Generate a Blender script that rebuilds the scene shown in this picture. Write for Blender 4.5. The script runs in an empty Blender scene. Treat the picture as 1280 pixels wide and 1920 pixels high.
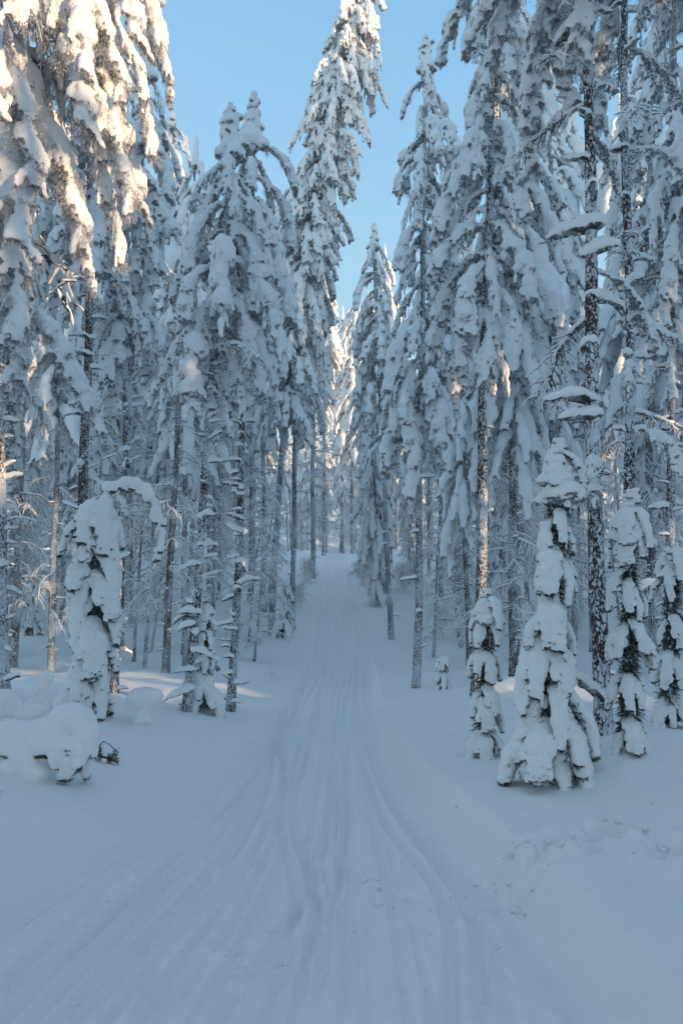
import bpy, bmesh, math, random
import numpy as np
from mathutils import Vector, Matrix, Euler

# ------------------------------------------------------------------ camera, sky, sun, exposure
SC = bpy.context.scene
C = SC.collection
FPX, HOR, EYE = 1500.0, 1100.0, 1.6           # focal length and horizon row of the 1280x1920 photograph
PITCH = math.atan((HOR - 960) / FPX)
cam_d = bpy.data.cameras.new('camera')
cam = bpy.data.objects.new('camera', cam_d)
C.objects.link(cam)
cam_d.sensor_fit = 'VERTICAL'
cam_d.sensor_height = 36.0
cam_d.lens = FPX / 1920 * 36
cam_d.clip_start = 0.1
cam_d.clip_end = 2000
cam.location = (0, 0, EYE)
cam.rotation_euler = (math.pi / 2 + PITCH, 0, 0)
SC.camera = cam

SUN_AZ = math.radians(127)                    # clockwise from +Y: behind the camera, to the right
SUN_EL = math.radians(6.5)
w = bpy.data.worlds.new('World')
SC.world = w
w.use_nodes = True
nt = w.node_tree
sky = nt.nodes.new('ShaderNodeTexSky')
sky.sky_type = 'NISHITA'
sky.sun_disc = False
sky.sun_elevation = SUN_EL
sky.sun_rotation = SUN_AZ
sky.altitude = 100
sky.air_density = 1.0
sky.dust_density = 1.0
sky.ozone_density = 0.6
bg = nt.nodes['Background']
bg.inputs['Strength'].default_value = 0.12
# clear winter air: the computed sky is evened out with a plain blue that pales towards the horizon all round
tcw = nt.nodes.new('ShaderNodeTexCoord')
sxw = nt.nodes.new('ShaderNodeSeparateXYZ')
nt.links.new(tcw.outputs['Generated'], sxw.inputs[0])
rmp = nt.nodes.new('ShaderNodeValToRGB')
nt.links.new(sxw.outputs['Z'], rmp.inputs[0])
el = rmp.color_ramp.elements
SKYK = 2.12
for pos, col in ((0.0, (0.78, 0.98, 1.0)), (0.30, (0.36, 0.76, 1.04)), (0.62, (0.205, 0.575, 0.98)), (1.0, (0.34, 0.50, 0.76))):
    e = el[0] if pos == 0 else (el[-1] if pos == 1.0 else el.new(pos))
    e.color = (*col, 1)
scw = nt.nodes.new('ShaderNodeVectorMath')
scw.operation = 'SCALE'
scw.inputs['Scale'].default_value = SKYK * 2
nt.links.new(rmp.outputs[0], scw.inputs[0])
mxw = nt.nodes.new('ShaderNodeMix')
mxw.data_type = 'RGBA'
mxw.inputs[0].default_value = 0.66
nt.links.new(sky.outputs[0], mxw.inputs[6])
nt.links.new(scw.outputs[0], mxw.inputs[7])
nt.links.new(mxw.outputs[2], bg.inputs['Color'])

sun_d = bpy.data.lights.new('sun', 'SUN')
sun_d.energy = 3.4
sun_d.angle = math.radians(0.5)
sun_d.color = (1.0, 0.69, 0.41)
sun = bpy.data.objects.new('sun', sun_d)
C.objects.link(sun)
to_sun = Vector((math.sin(SUN_AZ) * math.cos(SUN_EL), math.cos(SUN_AZ) * math.cos(SUN_EL), math.sin(SUN_EL)))
sun.rotation_euler = to_sun.to_track_quat('Z', 'Y').to_euler()

SC.view_settings.view_transform = 'Standard'
SC.view_settings.look = 'None'
SC.view_settings.exposure = 1.23
SC.view_settings.gamma = 1.0
SC.view_settings.use_curve_mapping = False
SC.render.engine = 'CYCLES'
SC.cycles.max_bounces = 14
SC.cycles.diffuse_bounces = 14

# ------------------------------------------------------------------ picture geometry helpers
cp, sp = math.cos(PITCH), math.sin(PITCH)


def ray(px, row):
    u, v = (px - 640) / FPX, (960 - row) / FPX
    return (u, cp - v * sp, sp + v * cp)


def at_depth(px, row, y):
    r = ray(px, row)
    t = y / r[1]
    return Vector((r[0] * t, y, EYE + r[2] * t))


# ground profile along the trail: distance ahead and the photograph row where it is seen
PROF = [(2.9, 1920), (4.2, 1672), (6.5, 1488), (9, 1408), (12, 1362), (16, 1330), (22, 1288), (30, 1236),
        (40, 1158), (50, 1100), (62, 1056), (75, 1042), (85, 1038)]
PY = np.array([-80, 0] + [p[0] for p in PROF] + [100, 150, 500.0])
PZ = np.array([0.3, 0.0] + [at_depth(640, r, d)[2] for d, r in PROF] + [5.6, 14.0, 26.0])
# smooth the profile
_yy = np.concatenate([np.linspace(-80, 0, 60), np.linspace(0.05, 110, 2200), np.linspace(111, 500, 100)])
_zz = np.interp(_yy, PY, PZ)
_k = np.hanning(61)
_k /= _k.sum()
_mid = np.convolve(np.pad(_zz[60:2260], 30, mode='edge'), _k, mode='valid')
_zz[60:2260] = _mid


def zt(y):
    return np.interp(y, _yy, _zz)


def hash2(ix, iy, seed):
    h = (ix.astype(np.int64) * 374761393 + iy.astype(np.int64) * 668265263 + seed * 1442695041) & 0x7fffffff
    h = ((h ^ (h >> 13)) * 1274126177) & 0x7fffffff
    h = (h ^ (h >> 16)) & 0x7fffffff
    return h / float(0x7fffffff)


def vnoise(x, y, seed=0):
    x = np.asarray(x, float)
    y = np.asarray(y, float)
    ix, iy = np.floor(x), np.floor(y)
    fx, fy = x - ix, y - iy
    fx = fx * fx * fx * (fx * (fx * 6 - 15) + 10)
    fy = fy * fy * fy * (fy * (fy * 6 - 15) + 10)
    a = hash2(ix, iy, seed)
    b = hash2(ix + 1, iy, seed)
    c = hash2(ix, iy + 1, seed)
    d = hash2(ix + 1, iy + 1, seed)
    return (a * (1 - fx) + b * fx) * (1 - fy) + (c * (1 - fx) + d * fx) * fy - 0.5


def fbm(x, y, seed=0, oct=4):
    s, a = 0, 1.0
    for k in range(oct):
        s = s + a * vnoise(x * 2 ** k + 7.3 * k, y * 2 ** k + 3.1 * k, seed + k)
        a *= 0.5
    return s


def px_curve(pts, zoff=0.0):
    """photo pixels of a line on the trail -> arrays y, x on the ground"""
    ys, xs = [], []
    for px, row in pts:
        r = ray(px, row)
        t = 1.0
        for _ in range(6000):
            y = r[1] * t
            z = EYE + r[2] * t
            if z < zt(y) + zoff:
                break
            t += 0.004 * max(1, t * 0.15)
        ys.append(r[1] * t)
        xs.append(r[0] * t)
    o = np.argsort(ys)
    return np.array(ys)[o], np.array(xs)[o]


RE = px_curve([(1165, 1920), (1050, 1790), (945, 1680), (860, 1590), (800, 1535), (750, 1470), (722, 1400), (706, 1340), (697, 1250), (684, 1180), (668, 1120), (657, 1070), (652, 1046)])
LE = px_curve([(-420, 1960), (-20, 1710), (230, 1585), (350, 1500), (440, 1440), (495, 1390), (522, 1340), (568, 1250), (583, 1180), (588, 1120), (600, 1060), (612, 1046)])


def edges(y):
    wob = 0.05 * vnoise(y * 0.7, 0 * y, 5)
    return np.interp(y, *LE) + wob * 2, np.interp(y, *RE) + wob


def sstep(a, b, x):
    t = np.clip((x - a) / (b - a), 0, 1)
    return t * t * (3 - 2 * t)


MOUNDS = []      # (x, y, height, radius)


def base_height(x, y):
    x = np.asarray(x, float)
    y = np.asarray(y, float)
    l, r = edges(y)
    z = zt(y)
    dr, dl = x - r, l - x
    far = sstep(12, 30, y)
    z = z + sstep(-0.03, 0.14, dr) * (0.23 - 0.09 * far) - 0.035 * np.exp(-((dr + 0.07) / 0.08) ** 2) + sstep(0.2, 2.4, dr) * 0.17
    z = z + sstep(-0.25, 0.45, dl) * 0.07 + sstep(0.3, 2.6, dl) * 0.24
    off = np.maximum(sstep(0.0, 1.5, dr), sstep(0.0, 1.5, dl))
    z = z + off * (0.24 * fbm(x * 0.33, y * 0.33, 11, 3) + 0.07 * fbm(x * 1.1, y * 1.1, 21, 2))
    z = z + 0.9 * fbm(x * 0.05 + 3, y * 0.05, 31, 2) * sstep(14, 40, np.abs(x))
    # unseen rise added behind right to block low sun; its saddle lets streaks through
    u = x * math.sin(SUN_AZ) + y * math.cos(SUN_AZ)
    v = x * math.cos(SUN_AZ) - y * math.sin(SUN_AZ)
    z = z + (11.0 + 7.0 * sstep(-9, -24, v)) * sstep(34, 84, u) * (1 - 0.93 * np.exp(-((v + 12.0) / 2.0) ** 2))
    # the forest floor climbs gently away from the trail to the right
    z = z + 0.03 * np.clip(x - 6, 0, 60) * sstep(20, -5, y)
    return z


def height(x, y):
    z = base_height(x, y)
    for mx, my, h, rad in MOUNDS:
        z = z + h * np.exp(-((x - mx) ** 2 + (y - my) ** 2) / (rad * rad))
    return z


def ground_at(px, row):
    r = ray(px, row)
    t = 2.0
    while t < 160:
        y, x = r[1] * t, r[0] * t
        if EYE + r[2] * t < float(height(x, y)):
            break
        t += 0.01 * max(1.0, t * 0.1)
    return Vector((r[0] * t, r[1] * t, float(height(r[0] * t, r[1] * t))))


# ------------------------------------------------------------------ materials
def newmat(name):
    m = bpy.data.materials.new(name)
    m.use_nodes = True
    n = m.node_tree.nodes
    l = m.node_tree.links
    b = n['Principled BSDF']
    b.inputs['Specular IOR Level'].default_value = 0.25
    return m, n, l, b


def noise(n, l, vec, scale, detail=3, rough=0.55):
    t = n.new('ShaderNodeTexNoise')
    t.inputs['Scale'].default_value = scale
    t.inputs['Detail'].default_value = detail
    t.inputs['Roughness'].default_value = rough
    l.new(vec, t.inputs['Vector'])
    return t.outputs['Fac']


def math_n(n, l, op, a, b=None, c=None, clamp=False):
    t = n.new('ShaderNodeMath')
    t.operation = op
    t.use_clamp = clamp
    for i, v in enumerate((a, b, c)):
        if v is None:
            continue
        if isinstance(v, (int, float)):
            t.inputs[i].default_value = v
        else:
            l.new(v, t.inputs[i])
    return t.outputs[0]


def maprange(n, l, v, a, b, c=0.0, d=1.0):
    t = n.new('ShaderNodeMapRange')
    t.interpolation_type = 'SMOOTHSTEP'
    l.new(v, t.inputs[0])
    for i, q in enumerate((a, b, c, d)):
        t.inputs[i + 1].default_value = q
    return t.outputs[0]


def mixc(n, l, f, a, b):
    t = n.new('ShaderNodeMix')
    t.data_type = 'RGBA'
    if isinstance(f, (int, float)):
        t.inputs[0].default_value = f
    else:
        l.new(f, t.inputs[0])
    for i, v in ((6, a), (7, b)):
        if isinstance(v, tuple):
            t.inputs[i].default_value = (*v, 1)
        else:
            l.new(v, t.inputs[i])
    return t.outputs[2]


def bump(n, l, h, strength, dist, b):
    t = n.new('ShaderNodeBump')
    t.inputs['Strength'].default_value = strength
    t.inputs['Distance'].default_value = dist
    l.new(h, t.inputs['Height'])
    l.new(t.outputs[0], b.inputs['Normal'])


SNOW = (0.945, 0.94, 0.935)


def snow_ground():
    m, n, l, b = newmat('trail_snow')
    co = n.new('ShaderNodeTexCoord').outputs['Object']
    f = noise(n, l, co, 0.8, 4)
    col = mixc(n, l, f, (0.91, 0.915, 0.92), (0.945, 0.94, 0.935))
    l.new(col, b.inputs['Base Color'])
    b.inputs['Roughness'].default_value = 0.7
    a = noise(n, l, co, 30, 6, 0.8)
    c = noise(n, l, co, 300, 2)
    h = math_n(n, l, 'ADD', math_n(n, l, 'MULTIPLY', a, 0.020), math_n(n, l, 'MULTIPLY', c, 0.002))
    bump(n, l, h, 0.55, 1.0, b)
    return m


def snow_load(name, lo, hi, under_a, under_b, rime=0.45, nscale=14):
    """snow lying on foliage: needles or wood show where the face looks down, and in ragged patches"""
    m, n, l, b = newmat(name)
    co = n.new('ShaderNodeTexCoord').outputs['Object']
    g = n.new('ShaderNodeNewGeometry')
    s = n.new('ShaderNodeSeparateXYZ')
    l.new(g.outputs['Normal'], s.inputs[0])
    n1 = noise(n, l, co, nscale, 5, 0.65)
    n2 = noise(n, l, co, nscale * 0.23, 2)
    v = math_n(n, l, 'ADD', s.outputs['Z'], math_n(n, l, 'MULTIPLY_ADD', n1, 1.5, -0.75))
    v = math_n(n, l, 'ADD', v, math_n(n, l, 'MULTIPLY_ADD', n2, 1.1, -0.55))
    f = maprange(n, l, v, lo, hi)
    n3 = noise(n, l, co, 60, 3, 0.7)
    under = mixc(n, l, n3, under_a, under_b)
    under = mixc(n, l, maprange(n, l, n1, 0.45, 0.6, 0.0, rime), under, (0.62, 0.65, 0.70))
    col = mixc(n, l, f, under, SNOW)
    l.new(col, b.inputs['Base Color'])
    b.inputs['Roughness'].default_value = 0.75
    h = math_n(n, l, 'ADD', math_n(n, l, 'MULTIPLY', noise(n, l, co, 55, 4, 0.7), 0.010), math_n(n, l, 'MULTIPLY', f, 0.012))
    bump(n, l, h, 0.6, 1.0, b)
    return m


def needle_mat():
    m, n, l, b = newmat('frosted_needles')
    co = n.new('ShaderNodeTexCoord').outputs['Object']
    a = noise(n, l, co, 9, 4)
    col = mixc(n, l, a, (0.075, 0.085, 0.07), (0.17, 0.15, 0.125))
    f = noise(n, l, co, 37, 3, 0.7)
    col = mixc(n, l, maprange(n, l, f, 0.36, 0.56, 0.0, 0.9), col, (0.60, 0.63, 0.68))
    l.new(col, b.inputs['Base Color'])
    b.inputs['Roughness'].default_value = 0.8
    return m


def dark_needle_mat():
    m, n, l, b = newmat('spruce_needles')
    co = n.new('ShaderNodeTexCoord').outputs['Object']
    a = noise(n, l, co, 14, 4)
    col = mixc(n, l, a, (0.018, 0.028, 0.018), (0.055, 0.055, 0.035))
    f = noise(n, l, co, 45, 3, 0.7)
    col = mixc(n, l, maprange(n, l, f, 0.52, 0.68, 0.0, 0.8), col, (0.60, 0.63, 0.68))
    l.new(col, b.inputs['Base Color'])
    b.inputs['Roughness'].default_value = 0.8
    return m


def bark_mat(name, rime_lo, rime_hi, ca, cb):
    m, n, l, b = newmat(name)
    tc = n.new('ShaderNodeTexCoord')
    mp = n.new('ShaderNodeMapping')
    mp.inputs['Scale'].default_value = (1, 1, 0.55)
    l.new(tc.outputs['Object'], mp.inputs['Vector'])
    oi = n.new('ShaderNodeObjectInfo')
    av = n.new('ShaderNodeVectorMath')
    l.new(mp.outputs[0], av.inputs[0])
    l.new(oi.outputs['Location'], av.inputs[1])
    co = av.outputs[0]
    a = noise(n, l, co, 18, 4, 0.7)
    bark = mixc(n, l, a, ca, cb)
    vr = n.new('ShaderNodeTexVoronoi')
    vr.feature = 'DISTANCE_TO_EDGE'
    vr.inputs['Scale'].default_value = 27
    wv = n.new('ShaderNodeVectorMath')
    l.new(co, wv.inputs[0])
    nn = n.new('ShaderNodeTexNoise')
    nn.inputs['Scale'].default_value = 14
    l.new(co, nn.inputs['Vector'])
    sc = n.new('ShaderNodeVectorMath')
    sc.operation = 'SCALE'
    sc.inputs['Scale'].default_value = 0.12
    l.new(nn.outputs['Color'], sc.inputs[0])
    l.new(sc.outputs[0], wv.inputs[1])
    l.new(wv.outputs[0], vr.inputs['Vector'])
    r1 = noise(n, l, co, 50, 5, 0.75)
    r2 = noise(n, l, co, 2.2, 2)
    v = math_n(n, l, 'ADD', r1, math_n(n, l, 'MULTIPLY_ADD', vr.outputs['Distance'], 0.8, -0.08))
    v = math_n(n, l, 'ADD', v, math_n(n, l, 'MULTIPLY_ADD', r2, 0.5, -0.25))
    gg = n.new('ShaderNodeNewGeometry')
    dp = n.new('ShaderNodeVectorMath')
    dp.operation = 'DOT_PRODUCT'
    dp.inputs[1].default_value = (0.75, -0.45, 0.1)
    l.new(gg.outputs['Normal'], dp.inputs[0])
    v = math_n(n, l, 'ADD', v, math_n(n, l, 'MULTIPLY', dp.outputs['Value'], 0.06))
    f = maprange(n, l, v, rime_lo, rime_hi)
    col = mixc(n, l, f, bark, (0.72, 0.75, 0.79))
    l.new(col, b.inputs['Base Color'])
    b.inputs['Roughness'].default_value = 0.85
    h = math_n(n, l, 'ADD', math_n(n, l, 'MULTIPLY', f, 0.012), math_n(n, l, 'MULTIPLY', a, 0.01))
    bump(n, l, h, 0.9, 1.0, b)
    return m


M_GROUND = snow_ground()
M_LOAD = snow_load('snow_on_needles', -0.66, -0.38, (0.10, 0.11, 0.11), (0.24, 0.21, 0.19), 0.9)
M_TONGUE = snow_load('thick_snow_on_spruce', -0.72, -0.50, (0.025, 0.035, 0.028), (0.08, 0.07, 0.05), 0.45, 9)
M_TWIG = snow_load('rimed_twig', -0.75, -0.35, (0.09, 0.06, 0.045), (0.05, 0.04, 0.035), 0.5, 20)
M_PURE = snow_load('snow_cap', -1.6, -1.3, (0.1, 0.1, 0.1), (0.3, 0.3, 0.3), 0.5)
M_NEEDLE = needle_mat()
M_SPRUCE = dark_needle_mat()
M_BARK = bark_mat('rimed_pine_bark', 0.44, 0.58, (0.045, 0.030, 0.027), (0.10, 0.060, 0.048))
M_BARK_RED = bark_mat('bare_red_pine_bark', 0.52, 0.64, (0.055, 0.030, 0.025), (0.13, 0.066, 0.052))
M_DRY = newmat('dry_brown_plant')[0]
M_DRY.node_tree.nodes['Principled BSDF'].inputs['Base Color'].default_value = (0.10, 0.065, 0.04, 1)
MATS = [M_LOAD, M_NEEDLE, M_BARK, M_TWIG, M_TONGUE, M_SPRUCE, M_PURE, M_BARK_RED]
LOADm, NEEDm, BARKm, TWIGm, TONGm, SPRUm, PUREm, REDm = range(8)


# ------------------------------------------------------------------ mesh accumulation with numpy
class Geo:
    """vertices, quads and triangles (both as 4 columns, -1 in the last for triangles) and a material slot per face"""

    def __init__(self):
        self.v, self.f, self.m, self.n = [], [], [], 0

    def add(self, V, F, mat):
        V = np.asarray(V, float).reshape(-1, 3)
        F = np.asarray(F, int)
        if len(F) == 0:
            return self
        if F.shape[1] == 3:
            F = np.hstack([F, -np.ones((len(F), 1), int)])
        self.v.append(V)
        self.f.append(np.where(F >= 0, F + self.n, -1))
        self.m.append(np.full(len(F), mat) if np.isscalar(mat) else np.asarray(mat))
        self.n += len(V)
        return self

    def cat(self):
        if not self.v:
            return np.zeros((0, 3)), np.zeros((0, 4), int), np.zeros(0, int)
        if len(self.v) > 1:
            self.v, self.f, self.m = [np.concatenate(self.v)], [np.concatenate(self.f)], [np.concatenate(self.m)]
        return self.v[0], self.f[0], self.m[0]

    def merge(self, other, mat4=None):
        V, F, M = other.cat()
        if mat4 is not None:
            A = np.array(mat4)
            V = V @ A[:3, :3].T + A[:3, 3]
        return self.add(V, F, M)

    def mesh(self, name, smooth=True):
        V, F, M = self.cat()
        used = sorted(set(M.tolist()))
        me = bpy.data.meshes.new(name)
        me.vertices.add(len(V))
        me.vertices.foreach_set('co', V.ravel())
        cnt = np.where(F[:, 3] < 0, 3, 4)
        loops = F.ravel()
        loops = loops[loops >= 0]
        me.loops.add(len(loops))
        me.loops.foreach_set('vertex_index', loops)
        me.polygons.add(len(F))
        st = np.concatenate([[0], np.cumsum(cnt)[:-1]])
        me.polygons.foreach_set('loop_start', st)
        remap = np.zeros(len(MATS), int)
        for i, k in enumerate(used):
            me.materials.append(MATS[k])
            remap[k] = i
        me.polygons.foreach_set('material_index', remap[M])
        me.polygons.foreach_set('use_smooth', np.full(len(F), smooth))
        me.update(calc_edges=True)
        return me


_bm = bmesh.new()
bmesh.ops.create_icosphere(_bm, subdivisions=2, radius=1)
ICO_V = np.array([v.co[:] for v in _bm.verts])
ICO_F = np.array([[v.index for v in f.verts] for f in _bm.faces])
_bm.free()

TEX = {}


def cloud(scale):
    if scale not in TEX:
        t = bpy.data.textures.new('clouds', 'CLOUDS')
        t.noise_scale = scale
        t.noise_depth = 2
        TEX[scale] = t
    return TEX[scale]


def fuse(blobs, voxel, lump=0.03, lump_scale=0.09, smooth=2):
    """union of ellipsoids (centre, direction, half-length, radius, flat) as one lumpy skin"""
    P = np.array([b[0] for b in blobs], float)
    D = np.array([b[1] for b in blobs], float)
    D /= np.linalg.norm(D, axis=1)[:, None] + 1e-9
    ref = np.where(np.abs(D[:, 2:3]) > 0.9, np.array([[1.0, 0, 0]]), np.array([[0, 0, 1.0]]))
    S = np.cross(ref, D)
    S /= np.linalg.norm(S, axis=1)[:, None]
    U = np.cross(D, S)
    hl = np.array([b[2] for b in blobs])
    rr = np.array([b[3] for b in blobs])
    fl = np.array([b[4] if len(b) > 4 else 1.0 for b in blobs])
    V = (P[:, None, :] + ICO_V[None, :, 0:1] * (D * hl[:, None])[:, None, :]
         + ICO_V[None, :, 1:2] * (S * rr[:, None])[:, None, :]
         + ICO_V[None, :, 2:3] * (U * (rr * fl)[:, None])[:, None, :]).reshape(-1, 3)
    F = (ICO_F[None] + (np.arange(len(P)) * len(ICO_V))[:, None, None]).reshape(-1, 3)
    me = Geo().add(V, F, 0).mesh('tmp')
    o = bpy.data.objects.new('tmp', me)
    C.objects.link(o)
    r = o.modifiers.new('r', 'REMESH')
    r.mode = 'VOXEL'
    r.voxel_size = voxel
    if smooth:
        s = o.modifiers.new('s', 'SMOOTH')
        s.iterations = smooth
    if lump:
        d = o.modifiers.new('d', 'DISPLACE')
        d.texture = cloud(lump_scale)
        d.strength = lump
        d.texture_coords = 'LOCAL'
        d2 = o.modifiers.new('d2', 'DISPLACE')
        d2.texture = cloud(round(lump_scale * 0.36, 3))
        d2.strength = lump * 0.5
        d2.texture_coords = 'LOCAL'
    dg = bpy.context.evaluated_depsgraph_get()
    em = o.evaluated_get(dg).to_mesh()
    nv, nf = len(em.vertices), len(em.polygons)
    co = np.empty(nv * 3)
    em.vertices.foreach_get('co', co)
    no = np.empty(nv * 3)
    em.vertices.foreach_get('normal', no)
    lt = np.empty(nf, int)
    em.polygons.foreach_get('loop_total', lt)
    li = np.empty(len(em.loops), int)
    em.loops.foreach_get('vertex_index', li)
    F = np.full((nf, 4), -1)
    st = np.concatenate([[0], np.cumsum(lt)[:-1]])
    for k in range(4):
        ok = lt > k
        F[ok, k] = li[st[ok] + k]
    o.evaluated_get(dg).to_mesh_clear()
    bpy.data.objects.remove(o)
    bpy.data.meshes.remove(me)
    return co.reshape(-1, 3), F, no.reshape(-1, 3)


def blades(rs, P, D, length, width):
    """thin triangles at points P along directions D"""
    n = len(P)
    D = D / (np.linalg.norm(D, axis=1)[:, None] + 1e-9)
    R = rs.normal(size=(n, 3))
    S = np.cross(D, R)
    S /= np.linalg.norm(S, axis=1)[:, None] + 1e-9
    L = length * rs.uniform(0.6, 1.3, (n, 1))
    V = np.stack([P - S * width * 0.5, P + S * width * 0.5, P + D * L], axis=1).reshape(-1, 3)
    F = np.arange(3 * n).reshape(-1, 3)
    return V, F


def tufts(g, rs, V, N, count, length, width, mat, nz_max=-0.05, down=0.6):
    idx = np.where(N[:, 2] < nz_max)[0]
    if len(idx) == 0:
        return
    idx = rs.choice(idx, count)
    P = V[idx] - N[idx] * 0.01
    D = N[idx] * 0.7 + rs.normal(size=(count, 3)) * 0.45
    D[:, 2] -= down
    g.add(*blades(rs, P, D, length, width), mat)


def tube(pts, rad, sides, mat, g, rs=None, jit=0.0):
    P = np.asarray(pts, float)
    T = np.gradient(P, axis=0)
    T /= np.linalg.norm(T, axis=1)[:, None] + 1e-9
    ref = np.array([0, 0, 1.0]) if abs(T[0, 2]) < 0.8 else np.array([1.0, 0, 0])
    S = np.cross(T, ref)
    S /= np.linalg.norm(S, axis=1)[:, None] + 1e-9
    U = np.cross(S, T)
    a = np.arange(sides) * 2 * math.pi / sides
    R = np.asarray(rad, float)[:, None] * np.ones((1, sides))
    if jit and rs is not None:
        R = R * (1 + jit * rs.uniform(-1, 1, R.shape))
    V = P[:, None] + R[..., None] * (np.cos(a)[None, :, None] * S[:, None] + np.sin(a)[None, :, None] * U[:, None])
    n = len(P)
    i, j = np.meshgrid(np.arange(n - 1), np.arange(sides), indexing='ij')
    q = np.stack([i * sides + j, i * sides + (j + 1) % sides, (i + 1) * sides + (j + 1) % sides, (i + 1) * sides + j], -1).reshape(-1, 4)
    g.add(V.reshape(-1, 3), q[:, ::-1], mat)


def droop_path(rs, L, a0, a1, power=0.7, steps=24, sway=0.15):
    s = np.linspace(0, 1, steps)
    ang = np.radians(a0 + (a1 - a0) * s ** power) + np.radians(8) * np.sin(s * rs.uniform(4, 9) + rs.uniform(0, 6))
    az = sway * np.sin(s * rs.uniform(2, 6) + rs.uniform(0, 6)) - sway * math.sin(rs.uniform(0, 1))
    d = np.stack([np.cos(ang) * np.cos(az), np.cos(ang) * np.sin(az), np.sin(ang)], -1) * (L / (steps - 1))
    P = np.concatenate([[np.zeros(3)], np.cumsum(d[:-1], axis=0)])
    return P, d / np.linalg.norm(d, axis=1)[:, None]


def lerp_path(P, T, s):
    k = s * (len(P) - 1)
    i = min(int(k), len(P) - 2)
    f = k - i
    return P[i] * (1 - f) + P[i + 1] * f, T[i]


# ---- drooping pine bough under lumpy snow (origin at the trunk, reaching along +X)
def gen_bough(seed, L, thick, side, voxel, a0=10, a1=-82, power=0.55, ntuft=2400, tl=0.042, tw=0.006):
    rs = np.random.RandomState(seed)
    P, T = droop_path(rs, L, a0, a1, power)
    bl = []
    bare = []
    n = int(L / (thick * 0.75))
    for i in range(n):
        s = (i + rs.uniform(0, 0.6)) / n
        p, t = lerp_path(P, T, min(s, 0.999))
        prof = 0.35 + 0.75 * min(1, s * 2.2) * (1 - 0.45 * s ** 3)
        r = thick * prof * (rs.uniform(0.45, 0.95) if rs.rand() < 0.72 else rs.uniform(1.0, 1.45))
        if rs.rand() < 0.10:
            bare.append((p, t))
            continue
        bl.append((p + np.array([0.25 * r, rs.normal() * 0.25 * r, 0.25 * r]), t + rs.normal(size=3) * 0.2, r * rs.uniform(1.1, 1.7), r, 0.9))
    ns = int(L / 0.10)
    g = Geo()
    for i in range(ns):
        s = 0.08 + 0.9 * (i + rs.rand()) / ns
        p, t = lerp_path(P, T, min(s, 0.999))
        sgn = 1 if i % 2 else -1
        sl = side * (0.45 + 0.9 * math.sin(math.pi * min(1, s * 0.9 + 0.08))) * rs.uniform(0.5, 1.2)
        d = np.array([t[0] * 0.5, sgn * rs.uniform(0.5, 1.1), t[2] * 0.45 + rs.uniform(-0.2, 0.25)])
        if rs.rand() < 0.3:
            d[1] *= 0.3
            d[0] += 0.8
        d /= np.linalg.norm(d)
        q = p.copy()
        k = max(2, int(sl / 0.055))
        line = [q.copy()]
        skip = rs.rand() < 0.14
        for j in range(k):
            d = d + np.array([0, 0, -0.42])
            d /= np.linalg.norm(d)
            q = q + d * (sl / k)
            line.append(q.copy())
            r = thick * (0.50 - 0.20 * j / k) * rs.uniform(0.5, 1.45)
            if skip or rs.rand() < 0.08:
                bare.append((q.copy(), d.copy()))
            else:
                bl.append((q + np.array([0.1 * r, 0, 0.35 * r]), d, r * 1.35, r, 0.85))
        tube(np.array(line), np.linspace(0.010, 0.004, len(line)), 3, TWIGm, g)
    V, F, N = fuse(bl, voxel, thick * 0.58, thick * 0.55, 1)
    g.add(V, F, LOADm)
    tube(P, np.linspace(0.022, 0.006, len(P)), 5, BARKm, g)
    tufts(g, rs, V, N, ntuft, tl, tw, NEEDm, -0.35, 0.9)
    if bare and ntuft:
        B = np.array([b[0] for b in bare])
        D = np.array([b[1] for b in bare])
        k = max(1, int(ntuft * 0.6 / len(B)))
        idx = np.repeat(np.arange(len(B)), k)
        PP = B[idx] + rs.normal(size=(len(idx), 3)) * 0.035
        DD = D[idx] + rs.normal(size=(len(idx), 3)) * 0.55
        g.add(*blades(rs, PP, DD, tl * 1.1, tw), NEEDm)
    g.tip = P[-1]
    return g


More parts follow.
